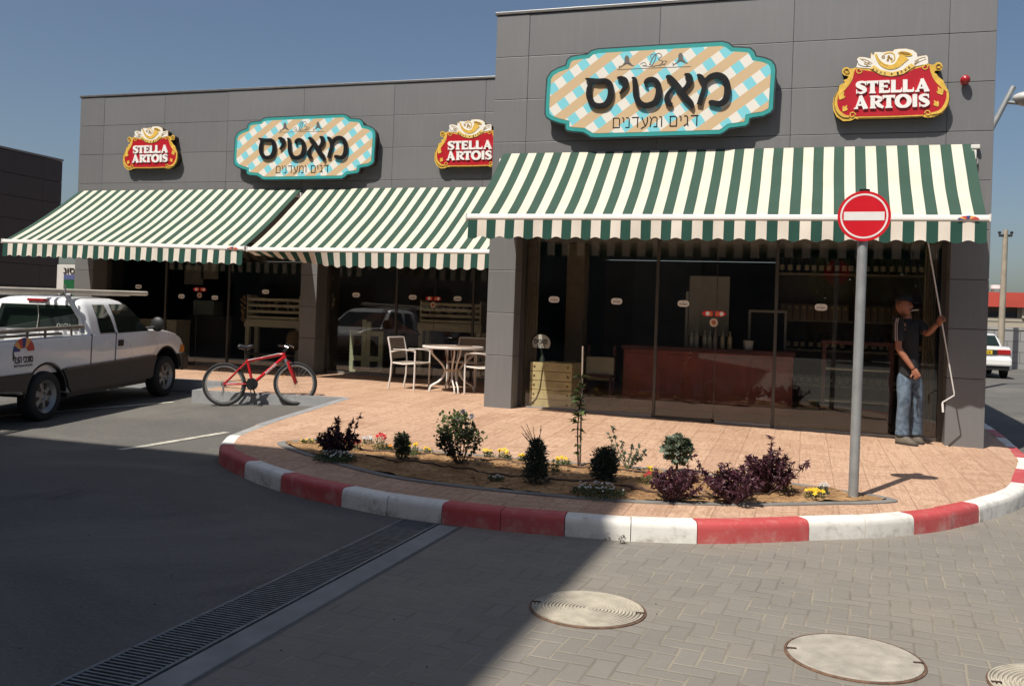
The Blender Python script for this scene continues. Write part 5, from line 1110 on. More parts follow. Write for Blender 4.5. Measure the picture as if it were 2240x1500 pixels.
def bush(px,py,H,W,lab,cat,lm,sm,seed,nst=14,nlf=28,ll=.045,lw=.02,spread=.55,group=PG,shoots=()):
    r=random.Random(seed); p=hit(px,py); z=soilz(p.x,p.y); o=Vector((p.x,p.y,z)); t=thing('shrub',o,lab,cat,group); st=MB(); lf=MB()
    for k in range(nst+len(shoots)):
        if k<nst:
            a=r.uniform(0,2*PI); q=math.sqrt(r.random())*W*.5; h=H*r.uniform(.55,1.)*(1-.5*(q/(W*.5))**2); tipv=o+Vector((q*math.cos(a),q*math.sin(a)*.85,h)); nl=nlf
        else: sh=shoots[k-nst]; tipv=o+Vector(sh); nl=int(nlf*.8)
        base=o+Vector(((tipv.x-o.x)*.12,(tipv.y-o.y)*.12,-.01)); md=base.lerp(tipv,.5)+Vector(((tipv.x-o.x)*.12,(tipv.y-o.y)*.12,H*.04))
        pts=[Vector(q_) for q_ in catmull([base,md,tipv],4)]; st.tube(pts,[.0055-.0035*i/(len(pts)-1) for i in range(len(pts))],5)
        for j in range(nl):
            q=r.uniform(.18 if k<nst else .3,1.)**.75; i=min(int(q*(len(pts)-1)),len(pts)-2); pp=pts[i].lerp(pts[i+1],q*(len(pts)-1)-i)
            d=rdir(r,.55); leaf(lf,pp,d,ll*r.uniform(.6,1.25),lw*r.uniform(.7,1.2),rdir(r,.8))
    st.build('stem',sm,t,50); lf.build('foliage',lm,t); return t,o,r
bush(738,1004,.40,.46,'dark burgundy shrub at the left tip of the planting bed','shrub',LP,STP,1,34,34,.048,.022,shoots=((.20,.05,.42),(.15,.0,.36),(-.06,.05,.36)))
bush(1472,1098,.34,.44,'purple leaved bush below the grey green round plant','shrub',LPL,STP,2,34,36,.044,.019)
bush(1605,1104,.36,.46,'purple bush at the front edge of the bed with a shoot to its left','shrub',LPL,STP,3,38,34,.048,.020,shoots=((-.34,.12,.33),(-.30,.12,.26),(-.24,.1,.2)))
bush(1678,1080,.42,.50,'tallest purple bush, second nearest to the no entry sign','shrub',LPL,STP,4,40,36,.055,.021,shoots=((.32,.03,.27),(.02,.0,.46)))
# variegated rose-like shrub
t,o,r=bush(1008,1020,.49,.50,'bushy green shrub with pale roses in the middle left of the bed','shrub',leafmat('leaf_rose_dark',(.07,.085,.045),(.04,.03,.028)),STM,5,15,34,.040,.026)
b=MB()
for k in range(760):
    d=rdir(r,.1)*r.random()**.45; lobe=((-.14,.36,.13),(-.06,.27,.14),(-.17,.24,.11),(.06,.30,.10),(.12,.22,.11),(-.02,.42,.08))[r.randrange(6)]; q=o+Vector((lobe[0]+lobe[2]*d.x,.13*d.y,lobe[1]+lobe[2]*d.z)); leaf(b,q,rdir(r,.4),.042*r.uniform(.6,1.2),.028,rdir(r,.8))
b.build('foliage',LG2,t)
for dx,dz in ((.11,.46),(-.03,.43),(.02,.50)):
    b=MB()
    for k in range(5): flower(b,o+Vector((dx+r.uniform(-.012,.012),-.05,dz+r.uniform(-.01,.01))),rdir(r,.4),.028,5,r)
    b.build('flower',leafmat('petal_grey_pink',(.42,.40,.42),(.28,.24,.28),.2),t)
def conifer(px,py,H,W,lab,seed,globe=False,twigs=0,twH=0.,lm=None,nl=15,bl=.03):
    r=random.Random(seed); p=hit(px,py); z=soilz(p.x,p.y); o=Vector((p.x,p.y,z)); t=thing('conifer',o,lab,'shrub',PG); b=MB(); st=MB(); st.tube([o,o+Vector((0,0,H*.8))],[.014,.006],6); LDK=lm or globals()['LDK']
    for q in range(nl*2):
        h=((q+.5)/(nl*2)); prof=(math.sin(PI*clamp(h*.86+.1,0,1))**.6) if globe else (1-h)**.6*min(1,.6+h*2.5)+.10
        a=q*2.4+r.uniform(-.5,.5); rad=W*.5*prof*r.uniform(.4,.66); c=o+Vector((rad*math.cos(a),rad*math.sin(a),.03+h*H*.92)); lr=W*r.uniform(.17,.27)*(1 if globe else (.55+prof*.5))
        for k in range(int(120*(lr/.055)**1.6)):
            d=rdir(r,.25); e=d*lr*r.random()**.4; e.z*=1.15; leaf(b,c+e,(d+Vector((math.cos(a),math.sin(a),.8))*.5+rdir(r)*.4),bl*r.uniform(.6,1.2),bl*.4,rdir(r,.5))
    b.build('foliage',LDK,t)
    for k in range(twigs):
        a=r.uniform(0,2*PI); e=o+Vector((-.06+.09*math.cos(a),.06*math.sin(a),twH*r.uniform(.8,1.))); s_=o+Vector((.0,0,H*.8)); st.tube([s_,s_.lerp(e,.5)+rdir(r)*.008,e],[.004,.003,.002],5)
        for j in range(9): q=r.uniform(.15,1); leaf(b2:=st,s_.lerp(e,q),rdir(r,.8),.016,.006)
    st.build('stem',STP if twigs else STM,t,50); return t
conifer(1172,1060,.35,.25,'dark upright conifer with bare twigs rising from its top',11,False,9,.52)
conifer(1322,1054,.22,.27,'dark globe conifer in the middle of the bed',12,True)
conifer(878,1008,.20,.17,'dull green small conifer by the red flowers',13,True,0,0,LFE,7,.04)
# staked sapling
p=hit(1265,1021); o=Vector((p.x,p.y,soilz(p.x,p.y))); t=thing('sapling',o,'young sapling with a few big leaves tied to a thin stake','sapling',PG); r=random.Random(21); H=.98; tp=onY(1275,757,p.y)
b=MB(); b.tube([o+Vector((.012,.02,-.02)),tp],.0085,8); b.build('stake',mat('stake_wood',(.38,.29,.22),.8,var=.2,scale=20),t,50)
b=MB(); pts=[Vector(q) for q in catmull([o,o.lerp(tp,.3)+Vector((-.02,0,0)),o.lerp(tp,.55)+Vector((0,-.02,0)),o.lerp(tp,.76)],5)]; b.tube(pts,[.009-.006*i/(len(pts)-1) for i in range(len(pts))],7); b.build('stem',STP,t,50)
b=MB()
for k in range(74):
    q=.12+.88*r.random(); i=min(int(q*(len(pts)-1)),len(pts)-2); big=1.0 if .35<q else .55; a=r.uniform(0,2*PI); d=Vector((math.cos(a),math.sin(a)*.8,r.uniform(-.3,.7))); leaf(b,pts[i],d,.12*big*r.uniform(.5,1.1),.066*big*r.uniform(.7,1.1),Vector((0,0,1))+rdir(r)*.4)
b.build('foliage',leafmat('leaf_sapling',(.105,.145,.045),(.035,.055,.018),.3),t)
b=MB(); b.tube([o.lerp(tp,.45)+Vector((-.012,-.015,0)),o.lerp(tp,.47)+Vector((.012,-.012,0))],.010,6); b.build('tie',mat('tie_white',(.7,.68,.62),.6),t,50)
# open rose with thin branches
p=hit(1372,1028); o=Vector((p.x,p.y,soilz(p.x,p.y))); t=thing('rose_bush',o,'thin open rose bush with pale leaves right of the sapling','shrub',PG); r=random.Random(22); b=MB(); lf=MB()
for e in ((-.16,0,.40),(-.20,.02,.33),(-.06,.0,.26),(.12,.0,.24),(.17,.02,.18),(.03,.03,.22),(.10,-.02,.14)):
    e=o+Vector(e); m=o.lerp(e,.5)+Vector(((e.x-o.x)*.15,0,.0)); pts=[Vector(q) for q in catmull([o,m,e],5)]; b.tube(pts,[.005-.0035*i/(len(pts)-1) for i in range(len(pts))],5)
    for k in range(26): q=r.uniform(.35,1); i=min(int(q*(len(pts)-1)),len(pts)-2); leaf(lf,pts[i],rdir(r,.5),.042*r.uniform(.6,1.1),.027,rdir(r,.9))
b.build('stem',STG,t,50); lf.build('foliage',LGY,t)
# grey-green rosette plant
p=hit(1480,1036); o=Vector((p.x,p.y,soilz(p.x,p.y))); t=thing('rosette_plant',o,'grey green round headed plant behind the nearest purple bush','plant',PG); r=random.Random(23); b=MB(); b.tube([o,o+Vector((0,0,.18))],[.014,.01],7); b.build('stem',STM,t,50); b=MB()
for k in range(340):
    d=rdir(r,.25); d=d*(r.random()**.4); c=o+Vector((0,0,.21))+Vector((d.x*.13,d.y*.12,d.z*.12)); leaf(b,c,d+rdir(r)*.5,.06,.055,rdir(r,.6),.05)
b.build('foliage',LGY,t)
# small bedding flowers, each clump a plant
def clump(px,py,W,H,lab,cat,fm,lm,nf,nl,seed,fr=.02,pet=5):
    r=random.Random(seed); p=hit(px,py); o=Vector((p.x,p.y,soilz(p.x,p.y))); t=thing('bedding_flower',o,lab,cat,PG); b=MB(); st=MB()
    for k in range(nl):
        a=r.uniform(0,2*PI); q=math.sqrt(r.random())*W*.5; pp=o+Vector((q*math.cos(a),q*math.sin(a)*.8,r.uniform(0,H*.75)*(1-.5*q/(W*.5)))); leaf(b,pp,rdir(r,.5),.028,.013,rdir(r,.6))
    b.build('foliage',lm,t); b=MB()
    for k in range(nf):
        a=r.uniform(0,2*PI); q=math.sqrt(r.random())*W*.48; pp=o+Vector((q*math.cos(a),q*math.sin(a)*.8,H*r.uniform(.75,1.05)*(1-.25*q/(W*.5)))); st.tube([Vector((pp.x*.5+o.x*.5,pp.y*.5+o.y*.5,o.z)),pp],.002,4); flower(b,pp,(Vector((r.uniform(-.4,.4),-.6,.7))+rdir(r)*.3).normalized(),fr,pet,r)
    b.build('petals',fm,t); st.build('stem',STG,t); return t
for i,(a) in enumerate([(672,972,.16,.05,'low yellow green clump at the far left tip of the bed','flowers',FY,LYG,5,90,.012),
 (732,1010,.42,.10,'wide low patch of tiny white flowers in front of the burgundy shrub','flowers',FW_,LGr,44,620,.011),
 (772,986,.20,.10,'dark red flowers just right of the burgundy shrub','flowers',FR,LGr,12,60,.024),
 (803,974,.14,.09,'white flowers beside the red geranium','flowers',FW_,LG2,10,60,.02),
 (830,988,.15,.19,'red geranium with tall bright heads','geranium',FR,LG2,9,110,.024),
 (848,988,.10,.06,'orange yellow flower at the foot of the red geranium','flowers',FO,LG2,4,50,.02),
 (905,999,.14,.15,'tall yellow marigold left of the bushy green shrub','marigold',FY,LG2,6,110,.024),
 (936,994,.10,.07,'small yellow flower next to the bushy green shrub','flowers',FY,LGr,4,70,.018),
 (1068,1002,.12,.09,'low yellow pansy right of the bushy green shrub','pansy',FY,LGr,5,80,.02),
 (1103,1007,.15,.10,'bright yellow pansies with three heads near the twiggy conifer','pansy',FY,LG2,9,90,.022),
 (1142,1012,.10,.08,'single yellow pansy touching the twiggy conifer','pansy',FY,LGr,4,60,.022),
 (1232,1018,.16,.10,'yellow pansies at the left foot of the sapling','pansy',FY,LG2,9,100,.02),
 (1213,1035,.10,.11,'dark green leafy seedling right of the twiggy conifer','seedling',LGr,LGr,3,70,.02),
 (1085,1058,.14,.05,'small white alyssum patch left of the twiggy conifer','flowers',FW_,LGr,12,110,.009),
 (1308,1088,.44,.11,'wide white alyssum patch below the globe conifer','flowers',FW_,LGr,34,620,.011),
 (1412,1062,.12,.12,'red and green flower left of the nearest purple bush','flowers',FR,LYG,4,90,.018),
 (1420,1050,.08,.13,'small yellow flower above the red and green one','flowers',FY,LYG,4,40,.018),
 (1512,1060,.14,.10,'reddish brown leafy plant right of the nearest purple bush','plant',leafmat('leaf_rust',(.20,.07,.035),(.09,.03,.02)),leafmat('leaf_rust',(.2,.07,.03),(.1,.03,.02)),6,120,.02),
 (1572,1058,.12,.12,'yellow green plant between the two largest purple bushes','plant',FY,LYG,3,90,.012),
 (1716,1076,.15,.08,'orange yellow pansies right of the tallest purple bush','pansy',FO,LYG,9,80,.022),
 (1780,1096,.17,.07,'bright yellow pansies near the foot of the sign pole','pansy',FY,LGr,12,50,.024),
 (1800,1088,.10,.11,'white alyssum beside the bright yellow pansies','flowers',FW_,LGY,16,90,.010)]): clump(*a[:10],i+40,a[10])
# drip hoses and stray pebbles
HOSE=mat('drip_hose',(.055,.028,.018),.6,var=.2)
def hose(P,lab):
    pts=[hit(x,y) for x,y in P]; q=catmull([(p.x,p.y) for p in pts],8); b=MB(); b.tube([(x,y,soilz(x,y)+.010+.004*math.sin(i)) for i,(x,y) in enumerate(q)],.008,8); single(b,'drip_hose',HOSE,lab,'hose','drip hoses in the bed',60,base=(q[0][0],q[0][1],soilz(*q[0])))
hose([(782,986),(860,993),(930,997),(1000,1002),(1070,1010),(1180,1022),(1270,1024),(1370,1034),(1480,1045),(1560,1056)],'brown drip hose along the rear of the bed')
hose([(800,1000),(885,1016),(960,1022),(1060,1038),(1150,1048),(1240,1056),(1330,1062),(1420,1078)],'brown drip hose through the middle of the bed')
hose([(1380,1072),(1440,1084),(1520,1090),(1600,1092),(1650,1088),(1690,1082)],'brown drip hose curving past the purple bushes')
r=random.Random(9); b=MB()
for k in range(900):
    i=r.randrange(len(pin)); c=Vector((sum(p[0] for p in pin)/len(pin),sum(p[1] for p in pin)/len(pin))); q=Vector(pin[i]).lerp(c,r.uniform(.03,.9)); s=r.uniform(.003,.011)*(1 if k%7 else 2.2); b.sphere((q.x,q.y,soilz(q.x,q.y)+s*.2),s,(1,r.uniform(.7,1),.7),6,4)
o=b.build('pebbles',mat('pebble',(.36,.22,.12),.9,var=.3,scale=30,rand=.7)); o['kind']='stuff'
b=MB()
for k in range(480):
    i=r.randrange(len(pin)); q=Vector(pin[i]).lerp(c,r.uniform(.03,.9)); leaf(b,Vector((q.x,q.y,soilz(q.x,q.y)+.008)),Vector((r.uniform(-1,1),r.uniform(-1,1),.05)),r.uniform(.015,.035),r.uniform(.006,.014))
o=b.build('leaf_litter',leafmat('litter_brown',(.16,.09,.04),(.06,.03,.015),.0)); o['kind']='stuff'
# weeds in the kerb joint
for i,(x,y) in enumerate(((1246,1172),(1331,1180),(1362,1189))):
    p=hit(x,y,-.15); r=random.Random(i+70); b=MB()
    for k in range(26): leaf(b,Vector((p.x+r.uniform(-.02,.02),p.y-.01+r.uniform(-.01,.01),p.z+r.uniform(0,.05*(1 if i else .6)))),rdir(r,.8),.03,.010)
    single(b,'weed',leafmat('leaf_weed',(.05,.045,.025),(.03,.02,.015)),('small weed at the kerb foot, leftmost of the three','tall weed at the kerb foot on the shadow edge','tiny weed in sunlight just off the kerb foot')[i],'weed','weeds at the foot of the kerb',base=p)
# ---------------- inside the shop (seen through the glass) ----------------
FZ=pav(-1.2,D1+.35)+.032; RZ=pav(-9.5,D2+.45)+.032
WCR=mat('crate_wood_cream',(.62,.49,.25),.7,var=.2,scale=6,bmp=.3); CRM=mat('cream_paint',(.58,.54,.39),.6,var=.12); RDW=mat('counter_red_wood',(.40,.09,.055),.45,var=.25,scale=3); DKW=mat('dark_red_wood',(.11,.028,.022),.5,var=.25,scale=4); WHT=mat('board_white',(.42,.42,.39),.6,var=.08); GLB=mat('bottle_glass_dark',(.02,.028,.018),.12,var=.1); WTB=mat('bottle_clear',(.34,.34,.31),.15,var=.1); LBL=mat('label_cream',(.45,.40,.28),.7,var=.1)
def F(x,y,dy): return onY(x,y,D1+.35+dy)
# crate, fan sign
a,c=F(1157,890,.08),F(1252,795,.08); h=c.z-FZ; cx,w=(a.x+c.x)/2,(c.x-a.x)
t=thing('wooden_crate',(cx,D1+0.73,FZ),'cream wooden crate standing in the left front window','crate')
for k in range(5):
    b=MB(); b.bb(cx-w/2,cx+w/2,D1+0.43,D1+0.455,FZ+h*k/5+.004,FZ+h*(k+1)/5-.004,.003); b.build('board',WCR,t)
b=MB(); b.bb(cx-w/2+.01,cx+w/2-.01,D1+0.456,D1+1.03,FZ,FZ+h-.01); b.build('crate_body',WCR,t)
b=MB()
for s in (-1,1):
    for k in range(5): b.sphere((cx+s*w*.40,D1+0.428,FZ+h*(k+.5)/5),.016,(1,.3,1),10,6)
b.build('knot',mat('knot_dark',(.12,.06,.03),.7),t)
p=F(1187,750,.25); t=thing('fan_sign',(p.x,D1+0.56,FZ+h),'white fan shaped sign with black writing on the cream crate','sign'); fr=frame((p.x,D1+0.53,p.z))
b=MB(); b.prism([(.135*math.cos(R(a_)),.125*math.sin(R(a_))) for a_ in range(-35,216,10)],-.012,0,fr); b.build('plate',mat('plate_white',(.66,.64,.58),.6,var=.06),t,None,True)
b=MB(); me,T=fitted('סיטאמ',.2,.07,.002,.03); b.mesh(me,fmat((p.x-.01,D1+0.5295,p.z+.02))@T); hebrew(b,'םיגד',p.x-.06,p.x+.06,p.z-.065,p.z-.03,frame((0,D1+0.5295,0)),0,.002,.009); b.build('writing',INK,t)
b=MB(); b.tube([(p.x,D1+0.54,p.z-.07),(p.x+.01,D1+0.54,FZ+h+.1)],.012,8); b.lathe([(0,.12),(.02,.10),(.05,.0),(0,0)],(p.x+.015,D1+0.56,FZ+h),14); b.build('stand',mat('stand_dark',(.02,.03,.02),.5),t,40)
b=MB(); q=[F(1190,800,.13),F(1183,850,.13),F(1175,870,.13),F(1158,888,.13)]; b.tube([Vector((v.x,D1+0.42,v.z)) for v in q],.006,6); single(b,'cable',mat('cable_dark',(.05,.035,.02),.6),'dark cable hanging down the front of the cream crate','cable')
# chair inside
p=F(1312,806,1.1); t=thing('dining_chair',(p.x,D1+1.55,FZ),'cream backed wooden chair inside, between the crate and the red counter','chair')
b=MB(); b.box((p.x,D1+1.45,p.z),(.44,.05,.36),0,.03); b.build('backrest',mat('chair_cream',(.58,.50,.33),.7,var=.1),t); b=MB(); b.bb(p.x-.22,p.x+.22,D1+1.3,D1+1.58,FZ+.43,FZ+.47); b.build('seat',DKW,t)
for sx in (-1,1):
    for yy in (1.32,1.56): b=MB(); b.bb(p.x+sx*.2-.018,p.x+sx*.2+.018,D1+yy-.018,D1+yy+.018,FZ,FZ+(.43 if yy<1.5 else .9)); b.build('leg',DKW,t)
# red counter
a,c=F(1357,895,1.15),F(1733,765,1.15); x0,x1=a.x,onY(1733,850,D1+1.6).x; zt=onY(1545,762,D1+1.6).z; yc=D1+1.6
t=thing('shop_counter',((x0+x1)/2,yc+.3,FZ),'long red brown wooden counter behind the middle glass','counter'); b=MB(); b.bb(x0,x1,yc+.02,yc+.62,FZ,zt-.06); b.build('cabinet',RDW,t)
b=MB(); b.bb(x0-.03,x1+.03,yc-.03,yc+.65,zt-.059,zt,.006); b.build('top',DKW,t)
n=4
for k in range(n):
    u0=x0+(x1-x0)*k/n+.03; u1=x0+(x1-x0)*(k+1)/n-.03; b=MB(); b.bb(u0,u1,yc,yc+.019,FZ+.12,zt-.12,.004); b.build('door',RDW,t)
# bottles on the counter, pot
def bottle_prof(r_,h_): return [(0,0),(r_,.0),(r_,h_*.58),(r_*.85,h_*.66),(r_*.36,h_*.76),(r_*.34,h_*.97),(r_*.42,h_*.975),(r_*.42,h_),(0,h_)]
for k,(x,tone) in enumerate(((1512,0),(1523,0),(1541,0),(1552,0),(1564,0),(1580,1),(1596,1))):
    q=onY(x,757,yc+.2); b=MB(); b.lathe(bottle_prof(.034,.26),(q.x,yc+.2,zt),12); single(b,'bottle',WTB if tone==0 else LBL,['leftmost clear bottle on the red counter','second clear bottle from the left on the red counter','clear bottle in the middle of the row on the red counter','clear bottle right of the middle one on the red counter','last clear bottle before the cream ones on the red counter','first cream bottle on the red counter','rightmost cream bottle on the red counter, nearest the white pot'][k],'bottle','bottles standing on the red counter',50,base=(q.x,yc+.2,zt))
q=onY(1637,757,yc+.15); b=MB(); b.lathe([(0,0),(.065,0),(.08,.14),(.072,.14),(.06,.02),(0,.02)],(q.x,yc+.15,zt),20); single(b,'pot',mat('pot_white',(.5,.5,.48),.5,var=.04),'white pot on the red counter','pot',None,40,base=(q.x,yc+.15,zt))
# white board and frame on the counter
a,c=onY(1505,733,yc+.9),onY(1597,605,yc+.9); t=thing('menu_board',((a.x+c.x)/2,yc+.9,FZ),'tall pale board standing behind the red counter','board'); b=MB(); b.bb(a.x,c.x,yc+.9,yc+.93,a.z,c.z,.004); b.build('panel',mat('board_pale',(.36,.36,.33),.7,var=.1),t); b=MB(); b.bb(a.x-.05,a.x-.01,yc+.88,yc+.94,FZ,c.z-.25); b.build('post',WHT,t)
a,c=onY(1635,765,yc+1.0),onY(1722,680,yc+1.0); t=thing('picture_frame',((a.x+c.x)/2,yc+1.0,zt),'white open frame at the right end of the red counter','frame')
b=MB(); 
for s in ((a.x,a.x+.035,a.z-.1,c.z),(c.x-.035,c.x,a.z-.1,c.z),(a.x+.036,c.x-.036,c.z-.035,c.z)): b.bb(s[0],s[1],yc+1.,yc+1.03,s[2],s[3])
b.build('frame',WHT,t); b=MB(); b.bb(a.x+.036,c.x-.036,yc+1.005,yc+1.02,a.z-.1,c.z-.036); b.build('dark_board',DARK,t)
# wall shelves on the right with bottles and boxes
ys=D1+2.9; xl,xr=onY(1700,600,ys).x,1.78; shel=[onY(1800,y_,ys).z for y_ in (598,700,765,842,905)]
t=thing('wall_shelf',((xl+xr)/2,ys,FZ),'dark wall shelf with rows of bottles behind the right glass','shelf')
b=MB(); b.bb(xl,xr,ys+.32,ys+.34,FZ,FZ+2.4); b.build('back_panel',mat('shelf_back',(.10,.085,.06),.8,var=.2),t)
for z in shel: b=MB(); b.bb(xl,xr,ys,ys+.318,z-.03,z); b.build('shelf_board',mat('shelf_board',(.3,.26,.18),.6,var=.2),t)
for x in (xl-.03,(xl+xr)/2,xr): b=MB(); b.bb(x,x+.028,ys-.005,ys+.33,FZ,FZ+2.4); b.build('upright',mat('shelf_upright',(.12,.105,.075),.6,var=.2),t)
r=random.Random(5); k=0
for z,hh in ((shel[0],.31),(shel[2],.27),(shel[3],.25)):
    x=xl+.07
    while x<xr-.06:
        if abs(x-((xl+xr)/2+.014))>.06:
            b=MB(); rr_=r.uniform(.032,.042); b.lathe(bottle_prof(rr_,hh*r.uniform(.85,1.05)),(x,ys+.1,z),10); b.mi=1; b.lathe([(rr_+.001,hh*.15),(rr_+.001,hh*.42)],(x,ys+.1,z),10)
            row=['top','middle','lower'][0 if z==shel[0] else 1 if z==shel[2] else 2]
            o=single(b,'bottle',[GLB,LBL],'dark labelled bottle in the %s row of the wall shelf'%row,'bottle','bottles in the %s row of the wall shelf'%row,50,base=(x,ys+.1,z)); k+=1
        x+=r.uniform(.10,.13)
x=xl+.06; k=0
while x<xr-.1:
    w_=r.uniform(.075,.10); 
    if abs(x+w_/2-((xl+xr)/2+.014))>.075:
        b=MB(); b.bb(x,x+w_,ys+.04,ys+.25,shel[1],shel[1]+.24,.004); b.mi=1; b.sphere((x+w_/2,ys+.038,shel[1]+.19),.018,(1,.2,1),10,6)
        single(b,'box_file',[mat('box_brown',(.26,.2,.13),.7,var=.2),mat('box_spot',(.5,.4,.2),.6)],'brown upright box in the row under the bottles of the wall shelf','box','boxes on the wall shelf')
    x+=w_+.012
# stool/side table between the pole and the man
p=onY(1835,800,D1+1.35); t=thing('bar_table',(p.x,D1+1.45,FZ),'dark red narrow table behind the sign pole, with cream shelves','table')
zt2=onY(1820,745,D1+1.3).z; xa,xb=onY(1798,800,D1+1.3).x,onY(1955,800,D1+1.3).x
b=MB(); b.bb(xa-.02,xb+.02,D1+1.25,D1+1.75,zt2-.05,zt2); b.build('tabletop',DKW,t)
for x in (xa,xb-.05):
    for y_ in (1.28,1.67): b=MB(); b.bb(x,x+.05,D1+y_,D1+y_+.05,FZ,zt2-.051); b.build('leg',DKW,t)
for y_ in (805,875): z=onY(1830,y_,D1+1.3).z; b=MB(); b.bb(xa+.052,xb-.052,D1+1.28,D1+1.7,z-.025,z); b.build('shelf',CRM,t)
# beige pilaster and curtain strips
for (x0_,x1_,dy,lab) in ((1236,1274,2.2,'beige pillar inside behind the cream crate'),(2018,2046,.3,'brown curtain strip at the right end of the front glass'),(1150,1176,.25,'brown curtain strip at the left end of the front glass')):
    a,c=F(x0_,700,dy),F(x1_,700,dy); b=MB(); n=6; y_=D1+.35+dy
    if dy>1: b.bb(a.x,c.x,y_,y_+.35,FZ,LZ[4],.01); single(b,'inner_pillar',mat('pillar_beige',(.30,.22,.13),.8,var=.15),lab,'pillar')
    else:
        P=[]; m=24
        for i in range(m+1): P.append((a.x+(c.x-a.x)*i/m,.02*math.sin(i*1.3)))
        for i in range(m): b.quad((P[i][0],y_+P[i][1],FZ),(P[i+1][0],y_+P[i+1][1],FZ),(P[i+1][0],y_+P[i+1][1],LZ[4]-.05),(P[i][0],y_+P[i][1],LZ[4]-.05)); b.quad((P[i][0],y_+P[i][1]+.012,FZ),(P[i][0],y_+P[i][1]+.012,LZ[4]-.05),(P[i+1][0],y_+P[i+1][1]+.012,LZ[4]-.05),(P[i+1][0],y_+P[i+1][1]+.012,FZ))
        single(b,'curtain',mat('curtain_brown',(.22,.18,.115),.9,var=.2,scale=8),lab,'curtain',smooth=60)
# rear shop: slatted display racks on cream tables, gate cabinet, counters
def G(x,y,dy): return onY(x,y,D2+.45+dy)
def display(xa,xb,ya,yb_,yt,dy,lab,labt):
    y=D2+.45+dy; a,c=G(xa,yb_,dy),G(xb,ya,dy); z0,z1=a.z,c.z; t=thing('display_rack',((a.x+c.x)/2,y+.2,z0),lab,'rack','slatted racks in the rear windows')
    nsl=4
    for k in range(nsl): z=z0+(z1-z0)*(k+.15)/nsl; b=MB(); b.bb(a.x,c.x,y,y+.02,z,z+.045,.003); b.build('slat',CRM,t); b=MB(); b.bb(a.x+.02,c.x-.02,y+.022,y+.36,z-.012,z+.004); b.build('shelf_board',CRM,t)
    for x in (a.x-.03,c.x): b=MB(); b.bb(x,x+.03,y-.003,y+.38,z0,z1); b.build('side',CRM,t)
    r=random.Random(int(xa))
    for k in range(2):
        z=z0+(z1-z0)*(k+1.15)/nsl+.004; x=a.x+.08
        while x<c.x-.05:
            b=MB(); hh=r.uniform(.10,.13); b.lathe([(0,0),(.034,0),(.036,hh*.8),(.028,hh*.86),(.03,hh),(0,hh)],(x,y+.11,z),10); single(b,'jar',mat('jar_brown',(.10,.065,.035),.25,var=.3) if r.random()<.6 else LBL,'small jar on the %s shelf of the %s'%(('lower','upper')[k],lab.split(',')[0]),'jar','jars in the '+lab.split(',')[0],50,base=(x,y+.11,z)); x+=r.uniform(.10,.15)
    t=thing('display_table',((a.x+c.x)/2,y+.2,RZ),labt,'table','cream tables in the rear windows'); b=MB(); b.bb(a.x-.06,c.x+.06,y-.04,y+.42,z0-.16,z0-.003); b.build('tabletop',CRM,t)
    for x in (a.x-.04,c.x-.05):
        for yy in (-.02,.32): b=MB(); b.bb(x,x+.09,y+yy,y+yy+.08,RZ,z0-.161); b.build('leg',CRM,t)
    b=MB(); b.bb(a.x+.052,c.x-.052,y+.05,y+.35,RZ+.2,RZ+.23); b.build('shelf',mat('tan_wood',(.3,.2,.1),.6),t)
display(542,655,648,697,700,.7,'slatted rack left of the middle column, jars on its shelves','cream table carrying the slatted rack left of the middle column')
display(921,1050,660,705,710,.9,'slatted rack behind the cafe table, jars on its shelves','cream table carrying the slatted rack behind the cafe table')
y=D2+.45+.35; a,c=G(762,815,.35),G(838,725,.35); t=thing('gate_cabinet',((a.x+c.x)/2,y,RZ),'pale green two door half gate with peaked top in the middle rear window','gate')
for (u0,u1,s) in ((a.x,(a.x+c.x)/2-.005,1),((a.x+c.x)/2+.005,c.x,-1)):
    fr=frame((0,y,0)); b=MB(); hi=c.z+ (.0); O=[(u0,RZ),(u1,RZ),(u1,hi+(.22 if s>0 else 0)),(u1-.09 if s>0 else u1,hi+(.22 if s>0 else 0)),(u1-.09 if s>0 else u0+.09,hi),(u0 if s>0 else u0+.09,hi+(0 if s>0 else 0))] if s>0 else [(u0,RZ),(u1,RZ),(u1,hi),(u0+.09,hi),(u0+.09,hi+.18),(u0,hi+.18)]
    b.prism(O,-.05,0,fr); b.build('door_leaf',mat('gate_pale_green',(.42,.45,.30),.6,var=.15),t,None,True); b=MB(); b.prism([(u0+.09,RZ+.32),(u1-.09,RZ+.32),(u1-.09,hi-.1),(u0+.09,hi-.1)],-.04,.004,fr); b.prism([(u0+.09,RZ+.05),(u1-.09,RZ+.05),(u1-.09,RZ+.22),(u0+.09,RZ+.22)],-.04,.004,fr); b.build('dark_panel',DARK,t,None,True)
fr=frame((0,y+.5,0)); m=(a.x+c.x)/2; b=MB(); b.prism([(m-.8,c.z-.02),(m+.95,c.z-.05),(m+.15,c.z+.34),(m-.15,c.z+.34)],-.05,0,fr); single(b,'wooden_gable',mat('gable_wood',(.16,.07,.035),.6,var=.3,scale=6),'brown wooden gable behind the pale green half gate','wooden gable',recalc=True)
a,c=G(305,800,1.),G(385,700,1.); t=thing('serving_counter',((a.x+c.x)/2,D2+1.6,RZ),'cream slatted counter behind the pickup bonnet','counter'); b=MB(); b.bb(a.x-1.2,c.x,D2+1.47,D2+2.1,RZ,c.z-.04); b.build('cabinet',CRM,t); b=MB(); b.bb(a.x-1.22,c.x+.02,D2+1.44,D2+2.12,c.z-.039,c.z); b.build('top',CRM,t)
